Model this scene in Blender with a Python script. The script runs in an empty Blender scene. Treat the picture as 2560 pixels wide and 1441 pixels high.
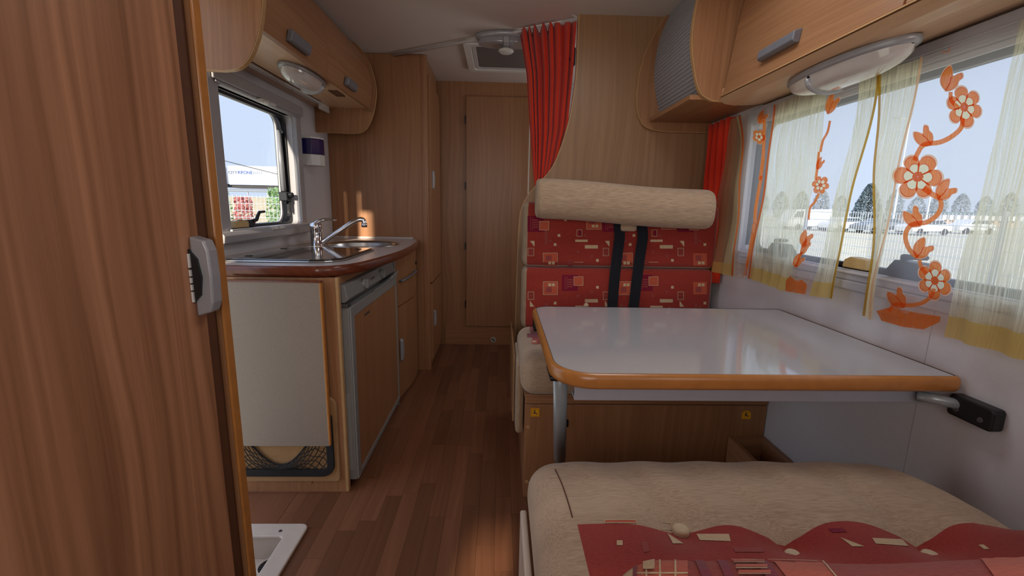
import bpy, bmesh, math, random
from mathutils import Vector, Matrix
R = math.radians
rnd = random.Random(7)
S = bpy.context.scene
COL = S.collection

# ---------------------------------------------------------------- camera
FPX, PITCH, YAW, ROLL, CAMZ = 1119.35, .18324, .0291, -.018487, 1.12
def cam_axes():
    cy, sy, cp, sp = math.cos(YAW), math.sin(YAW), math.cos(PITCH), math.sin(PITCH)
    F = Vector((sy*cp, cy*cp, -sp)); rt = Vector((cy, -sy, 0)); dn = F.cross(rt)
    cr, sr = math.cos(ROLL), math.sin(ROLL)
    return cr*rt + sr*dn, -sr*rt + cr*dn, F
AX = cam_axes()
cam = bpy.data.cameras.new('camera'); cam_o = bpy.data.objects.new('camera', cam); COL.objects.link(cam_o)
cam.sensor_width = 36; cam.sensor_fit = 'HORIZONTAL'; cam.lens = 36*FPX/2560; cam.clip_start = .02; cam.clip_end = 500
rt, dn, fw = AX; up = -dn; bk = -fw
cam_o.matrix_world = Matrix(((rt.x, up.x, bk.x, 0), (rt.y, up.y, bk.y, 0), (rt.z, up.z, bk.z, CAMZ), (0, 0, 0, 1)))
S.camera = cam_o
def ray(px, py):
    return AX[0]*((px-1280)/FPX) + AX[1]*((py-720.5)/FPX) + AX[2]
def on_x(px, py, x):
    d = ray(px, py); t = x/d.x; return Vector((x, d.y*t, CAMZ + d.z*t))
def on_y(px, py, y):
    d = ray(px, py); t = y/d.y; return Vector((d.x*t, y, CAMZ + d.z*t))
def on_z(px, py, z):
    d = ray(px, py); t = (z-CAMZ)/d.z; return Vector((d.x*t, d.y*t, z))

# ---------------------------------------------------------------- world, sun, large lights, exposure
W = bpy.data.worlds.new('sky'); S.world = W; W.use_nodes = True
wn = W.node_tree.nodes; wl = W.node_tree.links
bg = wn['Background']
tc = wn.new('ShaderNodeTexCoord'); sx = wn.new('ShaderNodeSeparateXYZ'); cr_ = wn.new('ShaderNodeValToRGB')
wl.new(tc.outputs['Generated'], sx.inputs[0]); wl.new(sx.outputs['Z'], cr_.inputs[0]); wl.new(cr_.outputs[0], bg.inputs[0])
cr_.color_ramp.elements[0].position = 0.0; cr_.color_ramp.elements[0].color = (.66, .74, .86, 1)
cr_.color_ramp.elements[1].position = .5; cr_.color_ramp.elements[1].color = (.60, .72, .95, 1)
bg.inputs[1].default_value = 1.42
sun = bpy.data.lights.new('sun', 'SUN'); sun_o = bpy.data.objects.new('sun', sun); COL.objects.link(sun_o)
sun.energy = 6.5; sun.color = (1, .86, .66); sun.angle = R(1.6)
sun_o.rotation_euler = Vector((.127, 1, -.32)).to_track_quat('-Z', 'Y').to_euler()
def area(name, loc, direction, sx_, sy_, watts, color):
    l = bpy.data.lights.new(name, 'AREA'); o = bpy.data.objects.new(name, l); COL.objects.link(o)
    l.shape = 'RECTANGLE'; l.size = sx_; l.size_y = sy_; l.energy = watts; l.color = color
    o.location = loc; o.rotation_euler = Vector(direction).to_track_quat('-Z', 'Y').to_euler()
    return o
area('windscreen_daylight', (-.25, -1.12, 1.35), (0.12, 1, -.12), 1.1, .8, 10, (1, .96, .92))
area('cab_window_daylight', (1.0, -.5, 1.35), (-1, .55, -.05), .8, .5, 2.9, (1, .97, .95))
area('added_roof_fill', (.38, 1.2, 1.99), (-.15, -.05, -1), .5, .5, 4.8, (.95, .97, 1))  # unseen overhead fill, added to brighten the table and wardrobe
area('added_rear_fill', (1.0, 2.95, 1.35), (-1, .1, 0), .6, .5, 2.6, (1, .97, .94))  # unseen fill added behind the partition to lift the far wall
S.view_settings.view_transform = 'Standard'; S.view_settings.look = 'None'
S.view_settings.exposure = 0.25; S.view_settings.gamma = 1; S.view_settings.use_curve_mapping = False
try:
    S.cycles.use_denoising = True
    S.cycles.max_bounces = 8; S.cycles.diffuse_bounces = 4; S.cycles.glossy_bounces = 3
    S.cycles.transmission_bounces = 4; S.cycles.transparent_max_bounces = 12
    S.cycles.caustics_reflective = False; S.cycles.caustics_refractive = False
    S.cycles.sample_clamp_indirect = 4
except Exception:
    pass

# ---------------------------------------------------------------- materials
def lin(r, g, b):
    f = lambda c: (c/255/12.92) if c/255 <= .04045 else ((c/255+.055)/1.055)**2.4
    return (f(r), f(g), f(b), 1)
def new_mat(name):
    m = bpy.data.materials.new(name); m.use_nodes = True
    nt = m.node_tree; b = nt.nodes['Principled BSDF']
    return m, nt, nt.nodes, nt.links, b
def plain(name, rgb, rough=.5, metal=0, spec=.5, var=.06, scale=30, bump=0, coat=0):
    m, nt, N, L, b = new_mat(name)
    b.inputs['Roughness'].default_value = rough; b.inputs['Metallic'].default_value = metal
    b.inputs['Specular IOR Level'].default_value = spec
    if coat: b.inputs['Coat Weight'].default_value = coat; b.inputs['Coat Roughness'].default_value = .08
    t = N.new('ShaderNodeTexCoord'); n = N.new('ShaderNodeTexNoise'); n.inputs['Scale'].default_value = scale; n.inputs['Detail'].default_value = 3
    L.new(t.outputs['Object'], n.inputs['Vector'])
    r = N.new('ShaderNodeValToRGB'); c = lin(*rgb)
    r.color_ramp.elements[0].position = .3; r.color_ramp.elements[1].position = .7
    r.color_ramp.elements[0].color = tuple(x*(1-var) for x in c[:3]) + (1,)
    r.color_ramp.elements[1].color = tuple(min(1, x*(1+var)) for x in c[:3]) + (1,)
    L.new(n.outputs['Fac'], r.inputs[0]); L.new(r.outputs[0], b.inputs['Base Color'])
    if bump:
        bp = N.new('ShaderNodeBump'); bp.inputs['Strength'].default_value = bump; bp.inputs['Distance'].default_value = .002
        L.new(n.outputs['Fac'], bp.inputs['Height']); L.new(bp.outputs[0], b.inputs['Normal'])
    return m
def wood(name, grain, light, dark, rough=.38, freq=1.0, fibre=.5, contrast=1.0, per_object=True, coat=0):
    """veneer: grain runs along axis `grain`; rings from a stretched noise, pores from a finer one"""
    m, nt, N, L, b = new_mat(name)
    b.inputs['Roughness'].default_value = rough; b.inputs['Specular IOR Level'].default_value = .4
    if coat: b.inputs['Coat Weight'].default_value = coat; b.inputs['Coat Roughness'].default_value = .12
    t = N.new('ShaderNodeTexCoord'); s = N.new('ShaderNodeSeparateXYZ'); L.new(t.outputs['Object'], s.inputs[0])
    other = [a for a in 'XYZ' if a != grain]
    add = N.new('ShaderNodeMath'); add.operation = 'MULTIPLY_ADD'; add.inputs[1].default_value = .83
    L.new(s.outputs[other[0]], add.inputs[0]); L.new(s.outputs[other[1]], add.inputs[2])
    off = N.new('ShaderNodeMath'); off.operation = 'ADD'; L.new(add.outputs[0], off.inputs[0])
    if per_object:
        oi = N.new('ShaderNodeObjectInfo'); mm = N.new('ShaderNodeMath'); mm.operation = 'MULTIPLY'; mm.inputs[1].default_value = 7.3
        L.new(oi.outputs['Random'], mm.inputs[0]); L.new(mm.outputs[0], off.inputs[1])
    else:
        off.inputs[1].default_value = .37
    def vec(a, c):
        q = N.new('ShaderNodeCombineXYZ')
        m1 = N.new('ShaderNodeMath'); m1.operation = 'MULTIPLY'; m1.inputs[1].default_value = a; L.new(off.outputs[0], m1.inputs[0]); L.new(m1.outputs[0], q.inputs[0])
        m2 = N.new('ShaderNodeMath'); m2.operation = 'MULTIPLY'; m2.inputs[1].default_value = c; L.new(s.outputs[grain], m2.inputs[0]); L.new(m2.outputs[0], q.inputs[1])
        return q
    n1 = N.new('ShaderNodeTexNoise'); n1.inputs['Scale'].default_value = 1; n1.inputs['Detail'].default_value = 2; n1.inputs['Roughness'].default_value = .4
    L.new(vec(2.6, .8).outputs[0], n1.inputs['Vector'])
    wp = N.new('ShaderNodeMath'); wp.operation = 'MULTIPLY_ADD'; wp.inputs[1].default_value = .16; L.new(n1.outputs['Fac'], wp.inputs[0]); L.new(off.outputs[0], wp.inputs[2])
    ws = N.new('ShaderNodeMath'); ws.operation = 'MULTIPLY'; ws.inputs[1].default_value = 62*freq; L.new(wp.outputs[0], ws.inputs[0])
    ls = N.new('ShaderNodeMath'); ls.operation = 'MULTIPLY'; ls.inputs[1].default_value = .55; L.new(s.outputs[grain], ls.inputs[0])
    wc = N.new('ShaderNodeCombineXYZ'); L.new(ws.outputs[0], wc.inputs[0]); L.new(ls.outputs[0], wc.inputs[1])
    nl = N.new('ShaderNodeTexNoise'); nl.inputs['Scale'].default_value = 1; nl.inputs['Detail'].default_value = 1.5; L.new(wc.outputs[0], nl.inputs['Vector'])
    h = N.new('ShaderNodeMapRange'); h.inputs[1].default_value = .3; h.inputs[2].default_value = .7; L.new(nl.outputs['Fac'], h.inputs[0])
    n2 = N.new('ShaderNodeTexNoise'); n2.inputs['Scale'].default_value = 1; n2.inputs['Detail'].default_value = 3
    L.new(vec(240, 5).outputs[0], n2.inputs['Vector'])
    n3 = N.new('ShaderNodeTexNoise'); n3.inputs['Scale'].default_value = 1; n3.inputs['Detail'].default_value = 2
    L.new(vec(9, .8).outputs[0], n3.inputs['Vector'])
    mx = N.new('ShaderNodeMix'); mx.inputs[0].default_value = fibre; L.new(h.outputs[0], mx.inputs[2]); L.new(n2.outputs['Fac'], mx.inputs[3])
    mx2 = N.new('ShaderNodeMix'); mx2.inputs[0].default_value = .35; L.new(mx.outputs[0], mx2.inputs[2]); L.new(n3.outputs['Fac'], mx2.inputs[3])
    r = N.new('ShaderNodeValToRGB'); r.color_ramp.elements[0].position = .5-.3/contrast; r.color_ramp.elements[1].position = .5+.25/contrast
    r.color_ramp.elements[0].color = lin(*dark); r.color_ramp.elements[1].color = lin(*light)
    L.new(mx2.outputs[0], r.inputs[0])
    if per_object == 'tone':
        hs = N.new('ShaderNodeHueSaturation'); mp = N.new('ShaderNodeMapRange'); mp.inputs[3].default_value = .78; mp.inputs[4].default_value = 1.25
        L.new(oi.outputs['Random'], mp.inputs[0]); L.new(mp.outputs[0], hs.inputs['Value']); L.new(r.outputs[0], hs.inputs['Color']); L.new(hs.outputs[0], b.inputs['Base Color'])
    else:
        L.new(r.outputs[0], b.inputs['Base Color'])
    bp = N.new('ShaderNodeBump'); bp.inputs['Strength'].default_value = .12; bp.inputs['Distance'].default_value = .001
    L.new(n2.outputs['Fac'], bp.inputs['Height']); L.new(bp.outputs[0], b.inputs['Normal'])
    return m
def fabric(name, rgb, rgb2, axis='X', scale=500, stretch=.08, bump=.4, sheen=.3, rough=.9):
    """woven cloth: stretched slub noise along `axis` plus a fine weave bump"""
    m, nt, N, L, b = new_mat(name)
    b.inputs['Roughness'].default_value = rough; b.inputs['Specular IOR Level'].default_value = .15
    b.inputs['Sheen Weight'].default_value = sheen; b.inputs['Sheen Roughness'].default_value = .5
    t = N.new('ShaderNodeTexCoord'); mp = N.new('ShaderNodeMapping'); L.new(t.outputs['Object'], mp.inputs[0])
    sc = {'X': (stretch, 1, 1), 'Y': (1, stretch, 1), 'Z': (1, 1, stretch)}[axis]
    mp.inputs['Scale'].default_value = sc
    n = N.new('ShaderNodeTexNoise'); n.inputs['Scale'].default_value = scale; n.inputs['Detail'].default_value = 3; L.new(mp.outputs[0], n.inputs['Vector'])
    n2 = N.new('ShaderNodeTexNoise'); n2.inputs['Scale'].default_value = 9; n2.inputs['Detail'].default_value = 3; L.new(mp.outputs[0], n2.inputs['Vector'])
    mx = N.new('ShaderNodeMix'); mx.inputs[0].default_value = .45; L.new(n.outputs['Fac'], mx.inputs[2]); L.new(n2.outputs['Fac'], mx.inputs[3])
    r = N.new('ShaderNodeValToRGB'); r.color_ramp.elements[0].position = .35; r.color_ramp.elements[1].position = .62
    r.color_ramp.elements[0].color = lin(*rgb2); r.color_ramp.elements[1].color = lin(*rgb)
    L.new(mx.outputs[0], r.inputs[0]); L.new(r.outputs[0], b.inputs['Base Color'])
    bp = N.new('ShaderNodeBump'); bp.inputs['Strength'].default_value = bump; bp.inputs['Distance'].default_value = .002
    L.new(n.outputs['Fac'], bp.inputs['Height']); L.new(bp.outputs[0], b.inputs['Normal'])
    return m
def sheer(name, rgb, alpha, stripe=0, rough=.9, sfreq=420):
    """thin cloth: part open weave, part diffusing thread; vertical threads vary the density"""
    m, nt, N, L, b = new_mat(name)
    N.remove(b); out = N['Material Output']
    tr = N.new('ShaderNodeBsdfTransparent'); tl = N.new('ShaderNodeBsdfTranslucent'); df = N.new('ShaderNodeBsdfDiffuse')
    tl.inputs[0].default_value = lin(*[min(255, c*1.06) for c in rgb]); df.inputs[0].default_value = lin(*rgb)
    ad = N.new('ShaderNodeMixShader'); ad.inputs[0].default_value = .78; L.new(df.outputs[0], ad.inputs[1]); L.new(tl.outputs[0], ad.inputs[2])
    mxs = N.new('ShaderNodeMixShader'); L.new(tr.outputs[0], mxs.inputs[1]); L.new(ad.outputs[0], mxs.inputs[2]); L.new(mxs.outputs[0], out.inputs[0])
    if stripe:
        t = N.new('ShaderNodeTexCoord'); mp = N.new('ShaderNodeMapping'); L.new(t.outputs['Object'], mp.inputs[0]); mp.inputs['Scale'].default_value = (.3, 1, .004)
        n = N.new('ShaderNodeTexNoise'); n.inputs['Scale'].default_value = sfreq; n.inputs['Detail'].default_value = 2; L.new(mp.outputs[0], n.inputs['Vector'])
        mr = N.new('ShaderNodeMapRange'); mr.inputs[1].default_value = .35; mr.inputs[2].default_value = .65; mr.inputs[3].default_value = alpha-stripe; mr.inputs[4].default_value = min(1, alpha+stripe)
        L.new(n.outputs['Fac'], mr.inputs[0]); L.new(mr.outputs[0], mxs.inputs[0])
    else:
        mxs.inputs[0].default_value = alpha
    return m
def pane_mat(name, tint, refl=.06):
    m, nt, N, L, b = new_mat(name); N.remove(b); out = N['Material Output']
    tr = N.new('ShaderNodeBsdfTransparent'); tr.inputs[0].default_value = tint
    gl = N.new('ShaderNodeBsdfGlossy'); gl.inputs['Roughness'].default_value = .03
    mx = N.new('ShaderNodeMixShader'); mx.inputs[0].default_value = refl
    L.new(tr.outputs[0], mx.inputs[1]); L.new(gl.outputs[0], mx.inputs[2]); L.new(mx.outputs[0], out.inputs[0])
    return m

WL, WD = (176, 128, 90), (138, 94, 62)
M = {}
M['wood'] = wood('pear_veneer_upright', 'Z', WL, WD, fibre=.62, rough=.33)
M['wood_len'] = wood('pear_veneer_lengthwise', 'Y', WL, WD, fibre=.6)
M['wood_x'] = wood('pear_veneer_crosswise', 'X', WL, WD, fibre=.6)
M['wood_pale'] = wood('pale_veneer_upright', 'Z', (170, 132, 96), (140, 104, 72), fibre=.6)
M['wood_uplit_len'] = wood('uplit_veneer_lengthwise', 'Y', (222, 184, 148), (198, 156, 120), fibre=.6, rough=.3)  # cabinet undersides: light bounced from below is painted into the paler veneer
M['wood_red'] = wood('wardrobe_veneer', 'Z', (190, 134, 98), (136, 90, 62), fibre=.36, freq=.8, contrast=1.15)
M['edge'] = plain('orange_edge_band', (180, 118, 60), .25, var=.08)
M['edge_pale'] = plain('pale_edge_band', (186, 146, 100), .4, var=.08)
M['edge_dark'] = wood('cherry_edge_band', 'Y', (120, 58, 34), (84, 36, 22), rough=.25, coat=.4)
M['strip_dark'] = plain('brown_profile', (92, 58, 40), .45, var=.08)
M['plank'] = wood('laminate_strip', 'Y', (130, 86, 61), (107, 67, 46), rough=.36, freq=1.0, fibre=.45, contrast=.8, per_object='tone')
M['underfloor'] = plain('dark_underlay', (48, 30, 20), .8)
M['wall'] = plain('wall_vinyl', (206, 204, 208), .6, var=.02, scale=80, bump=.05)
M['ceil'] = plain('ceiling_vinyl', (216, 206, 200), .65, var=.03, scale=200, bump=.08)
M['laminate'] = plain('table_laminate', (184, 182, 184), .07, spec=.6, var=.01, scale=60, coat=.5)
M['worktop'] = plain('worktop_laminate', (196, 186, 182), .28, var=.03, scale=120)
M['flapface'] = plain('speckled_flap_laminate', (140, 126, 114), .45, var=.05, scale=160)
M['steel'] = plain('brushed_steel', (190, 190, 190), .28, metal=1, var=.04)
M['chrome'] = plain('chrome', (225, 225, 228), .06, metal=1, var=.01)
M['silver'] = plain('silver_plastic', (166, 166, 170), .35, metal=.25, var=.04)
M['leg'] = plain('silver_lacquer_tube', (160, 168, 174), .3, metal=.25, var=.05)
M['alu'] = plain('grey_lacquered_apron', (170, 172, 182), .35, metal=.2, var=.03)
M['frame'] = plain('grey_window_plastic', (170, 168, 172), .4, var=.03)
M['frame_lt'] = plain('pale_window_plastic', (204, 200, 200), .35, var=.03)
M['gasket'] = plain('black_rubber', (26, 26, 34), .45, var=.1)
M['black'] = plain('black_plastic', (18, 18, 22), .4, var=.1)
M['white'] = plain('white_plastic', (222, 220, 216), .4, var=.02)
M['cream'] = plain('cream_plastic', (204, 172, 116), .45, var=.05)
M['fridge'] = plain('fridge_grey_plastic', (132, 132, 130), .4, var=.04)
M['fridge_lt'] = plain('fridge_pale_trim', (142, 142, 140), .4, var=.04)
M['mark'] = plain('dark_print', (70, 66, 66), .6)
M['beige'] = fabric('beige_chenille', (196, 170, 143), (160, 134, 108), 'X', 420, .07, .5)
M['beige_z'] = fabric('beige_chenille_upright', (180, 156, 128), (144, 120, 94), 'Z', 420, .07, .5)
M['button'] = plain('cream_cloth_button', (206, 184, 152), .8, var=.06, scale=300, bump=.3)
M['red'] = fabric('red_upholstery', (166, 60, 48), (138, 44, 36), 'X', 620, .25, .45)
M['t_cream'] = fabric('cream_motif_thread', (214, 190, 154), (192, 164, 128), 'X', 620, .25, .3)
M['t_mauve'] = fabric('mauve_motif_thread', (160, 76, 70), (142, 62, 58), 'X', 620, .25, .3)
M['t_maroon'] = fabric('maroon_motif_thread', (134, 24, 52), (116, 20, 44), 'X', 620, .25, .3)
M['t_orange'] = fabric('orange_motif_thread', (198, 96, 68), (178, 78, 56), 'X', 620, .25, .3)
M['redcurtain'] = fabric('red_curtain_cloth', (230, 66, 38), (204, 46, 28), 'Z', 900, .3, .2, sheen=.2)
M['strap'] = fabric('black_webbing', (30, 32, 40), (18, 20, 26), 'Z', 800, .3, .3)
M['felt'] = fabric('beige_carpet', (176, 138, 94), (150, 112, 72), 'X', 500, .6, .6)
M['net'] = plain('black_cord', (22, 20, 22), .8)
M['sheer_cream'] = sheer('cream_voile', (255, 238, 208), .70, .26)
M['sheer_dense'] = sheer('cream_voile_dense', (240, 228, 184), .8, .1)
M['sheer_tan'] = sheer('tan_voile', (206, 176, 140), .82, .14)
M['organza'] = sheer('clear_organza', (244, 238, 236), .33)
M['hem'] = sheer('mustard_hem', (244, 216, 136), .86, .06)
M['mustard'] = sheer('mustard_binding', (196, 152, 50), .92)
M['pinkbind'] = sheer('orange_piping', (222, 112, 46), .9)
M['applique'] = sheer('orange_applique', (250, 140, 66), .92, .08, sfreq=900)
M['applique_dk'] = sheer('orange_outline', (228, 104, 44), .95)
M['applique_lt'] = sheer('pale_applique_rim', (250, 200, 166), .9)
M['applique_w'] = sheer('cream_applique', (252, 236, 200), .92)
M['glass'] = pane_mat('acrylic_pane', (.80, .82, .85, 1), .05)
M['hob'] = plain('smoked_glass_lid', (34, 28, 26), .04, spec=.9, var=.02, coat=1)
M['lens'] = plain('frosted_lamp_lens', (232, 224, 214), .15, var=.03, coat=.6)
M['lens_clear'] = plain('grey_lamp_lens', (208, 202, 198), .1, var=.03, coat=.8)
M['lens_grey'] = plain('smoke_lamp_lens', (150, 150, 156), .1, var=.03, coat=.8)
M['handle'] = plain('slate_handle', (122, 124, 132), .35, metal=.2, var=.04)
M['blue'] = plain('blue_tank', (34, 26, 92), .1, var=.05, coat=.8)
M['tambour'] = plain('grey_tambour', (156, 158, 166), .45, var=.03)
M['yellow'] = plain('yellow_sticker', (236, 168, 16), .5, var=.02)
M['mesh'] = plain('fly_screen', (112, 104, 100), .9, var=.08, scale=300)
M['tray'] = plain('step_well_plastic', (206, 192, 178), .45, var=.03)
M['truck'] = plain('white_trailer_skin', (232, 234, 238), .5, var=.02, scale=2)
M['ink_blue'] = plain('blue_lettering', (52, 96, 176), .6)
M['ink_grey'] = plain('grey_lettering', (150, 160, 180), .6)
M['galv'] = plain('galvanised_steel', (170, 178, 190), .5, metal=.3, var=.05)
M['wire'] = plain('pale_fence_wire', (214, 222, 230), .5, var=.03)
M['ground'] = plain('gravel_ground', (216, 210, 184), .95, var=.12, scale=2)
M['road'] = plain('asphalt', (150, 150, 152), .9, var=.06, scale=3)
M['bank'] = plain('dry_bank_grass', (214, 196, 160), .95, var=.15, scale=3)
M['leaf'] = plain('green_leaves', (150, 184, 124), .7, var=.3, scale=6)
M['leaf_red'] = plain('red_leaves', (206, 128, 122), .7, var=.25, scale=6)
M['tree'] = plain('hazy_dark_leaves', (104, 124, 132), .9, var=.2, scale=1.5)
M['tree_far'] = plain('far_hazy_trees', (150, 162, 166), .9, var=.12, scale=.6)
M['bark'] = plain('bark', (110, 98, 88), .9)
M['carpaint'] = plain('white_car_paint', (226, 230, 236), .25, var=.02)
M['carpaint_g'] = plain('grey_car_paint', (130, 140, 152), .25, var=.02)
M['tyre'] = plain('tyre_rubber', (36, 36, 40), .8)
M['carglass'] = plain('car_window', (70, 84, 98), .1)
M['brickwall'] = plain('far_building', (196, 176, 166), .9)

# ---------------------------------------------------------------- mesh helpers
class G:
    def __init__(s): s.v = []; s.f = []; s.m = []
    def add(s, vs, fs, mi=0):
        n = len(s.v); s.v += [tuple(x) for x in vs]; s.f += [tuple(i+n for i in f) for f in fs]; s.m += [mi]*len(fs); return s
    def box(s, x0, x1, y0, y1, z0, z1, mi=0):
        x0, x1 = sorted((x0, x1)); y0, y1 = sorted((y0, y1)); z0, z1 = sorted((z0, z1))
        v = [(x, y, z) for x in (x0, x1) for y in (y0, y1) for z in (z0, z1)]
        return s.add(v, [(0, 1, 3, 2), (4, 6, 7, 5), (0, 4, 5, 1), (2, 3, 7, 6), (0, 2, 6, 4), (1, 5, 7, 3)], mi)
    def prism(s, poly, axis, a0, a1, mi=0):
        def p(q, a): return {'X': (a, q[0], q[1]), 'Y': (q[0], a, q[1]), 'Z': (q[0], q[1], a)}[axis]
        n = len(poly); v = [p(q, a0) for q in poly] + [p(q, a1) for q in poly]
        f = [tuple(range(n))[::-1], tuple(range(n, 2*n))] + [(i, (i+1) % n, n+(i+1) % n, n+i) for i in range(n)]
        return s.add(v, f, mi)
    def ring(s, outer, inner, axis, a0, a1, mi=0):
        def p(q, a): return {'X': (a, q[0], q[1]), 'Y': (q[0], a, q[1]), 'Z': (q[0], q[1], a)}[axis]
        n = len(outer); v = [p(q, a0) for q in outer] + [p(q, a0) for q in inner] + [p(q, a1) for q in outer] + [p(q, a1) for q in inner]
        f = []
        for i in range(n):
            j = (i+1) % n
            f += [(i, j, n+j, n+i), (2*n+j, 2*n+i, 3*n+i, 3*n+j), (j, i, 2*n+i, 2*n+j), (n+i, n+j, 3*n+j, 3*n+i)]
        return s.add(v, f, mi)
    def tube(s, pts, r, n=10, cap=True, mi=0, flat=1.0):
        pts = [Vector(p) for p in pts]; rs = r if isinstance(r, (list, tuple)) else [r]*len(pts)
        vs = []; ref = None
        for i, p in enumerate(pts):
            d = (pts[min(i+1, len(pts)-1)] - pts[max(i-1, 0)]).normalized()
            if ref is None: ref = Vector((0, 0, 1)) if abs(d.z) < .9 else Vector((1, 0, 0))
            a = d.cross(ref).normalized(); b = a.cross(d).normalized(); ref = b
            for k in range(n):
                t = 2*math.pi*k/n; vs.append(p + a*math.cos(t)*rs[i] + b*math.sin(t)*rs[i]*flat)
        fs = [(i*n+k, i*n+(k+1) % n, (i+1)*n+(k+1) % n, (i+1)*n+k) for i in range(len(pts)-1) for k in range(n)]
        if cap: fs += [tuple(range(n))[::-1], tuple(range((len(pts)-1)*n, len(pts)*n))]
        return s.add(vs, fs, mi)
    def lathe(s, prof, c, axis='Z', n=24, mi=0, sx=1, sy=1, close=True):
        vs = []
        for r_, h in prof:
            for k in range(n):
                t = 2*math.pi*k/n; a, b = r_*math.cos(t)*sx, r_*math.sin(t)*sy
                vs.append({'Z': (c[0]+a, c[1]+b, c[2]+h), 'X': (c[0]+h, c[1]+a, c[2]+b), 'Y': (c[0]+a, c[1]+h, c[2]+b)}[axis])
        fs = [(i*n+k, i*n+(k+1) % n, (i+1)*n+(k+1) % n, (i+1)*n+k) for i in range(len(prof)-1) for k in range(n)]
        if close: fs += [tuple(range(n))[::-1], tuple(range((len(prof)-1)*n, len(prof)*n))]
        return s.add(vs, fs, mi)
    def grid(s, fn, us, vs_, mi=0):
        vs = [fn(u, v) for v in vs_ for u in us]; n = len(us)
        return s.add(vs, [(j*n+i, j*n+i+1, (j+1)*n+i+1, (j+1)*n+i) for j in range(len(vs_)-1) for i in range(n-1)], mi)
def lins(a, b, n): return [a+(b-a)*i/(n-1) for i in range(n)]
def rrect(x0, x1, y0, y1, r, n=5):
    """rounded rectangle loop; r one radius or four (x1y1, x0y1, x0y0, x1y0)"""
    rs = r if isinstance(r, (list, tuple)) else [r]*4
    out = []
    for (cx, cy, a0), q in zip(((x1, y1, 0), (x0, y1, 90), (x0, y0, 180), (x1, y0, 270)), rs):
        sx_ = -1 if cx == x1 else 1; sy_ = -1 if cy == y1 else 1
        for i in range(n+1):
            t = R(a0+90*i/n); out.append((cx+sx_*q+q*math.cos(t), cy+sy_*q+q*math.sin(t)))
    return out
def smooth_poly(pts, n=6):
    """Catmull-Rom through open list of points"""
    P = [Vector(p) for p in pts]; out = []
    for i in range(len(P)-1):
        p0, p1, p2, p3 = P[max(i-1, 0)], P[i], P[i+1], P[min(i+2, len(P)-1)]
        for k in range(n):
            t = k/n; out.append(.5*((2*p1)+(p2-p0)*t+(2*p0-5*p1+4*p2-p3)*t*t+(3*p1-p0-3*p2+p3)*t**3))
    out.append(P[-1]); return out
BASE = {}
def thing(name, label, cat, loc=(0, 0, 0), group=None):
    o = bpy.data.objects.new(name, None); COL.objects.link(o); o.location = loc; o.empty_display_size = .05
    o['label'] = label; o['category'] = cat
    if group: o['group'] = group
    BASE[o.name] = Vector(loc); return o
def base_of(p):
    while p.parent: p = p.parent
    return BASE.get(p.name, Vector((0, 0, 0)))
def obj(name, g, mats, parent=None, bevel=0, smooth=False, solid=0, sub=0, label=None, seg=2):
    me = bpy.data.meshes.new(name); b = base_of(parent) if parent else Vector((0, 0, 0))
    me.from_pydata([(v[0]-b.x, v[1]-b.y, v[2]-b.z) for v in g.v], [], g.f)
    for m in (mats if isinstance(mats, (list, tuple)) else [mats]): me.materials.append(M[m] if isinstance(m, str) else m)
    me.polygons.foreach_set('material_index', g.m)
    bm = bmesh.new(); bm.from_mesh(me); bmesh.ops.recalc_face_normals(bm, faces=bm.faces); bm.to_mesh(me); bm.free()
    if smooth: me.polygons.foreach_set('use_smooth', [True]*len(me.polygons))
    o = bpy.data.objects.new(name, me); COL.objects.link(o)
    if parent: o.parent = parent
    if solid:
        md = o.modifiers.new('thick', 'SOLIDIFY'); md.thickness = solid; md.offset = 0
    if bevel:
        md = o.modifiers.new('bevel', 'BEVEL'); md.width = bevel; md.segments = seg; md.limit_method = 'ANGLE'; md.angle_limit = R(40); md.harden_normals = False
    if sub:
        md = o.modifiers.new('sub', 'SUBSURF'); md.levels = sub; md.render_levels = sub
    if label: o['label'] = label
    return o
def single(name, g, mats, label, cat, group=None, **k):
    o = obj(name, g, mats, None, **k); o['label'] = label; o['category'] = cat
    if group: o['group'] = group
    return o
def struct(name, g, mats, parent=None, **k):
    o = obj(name, g, mats, parent, **k)
    if parent is None: o['kind'] = 'structure'
    return o
def B(*a): return G().box(*a)
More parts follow.
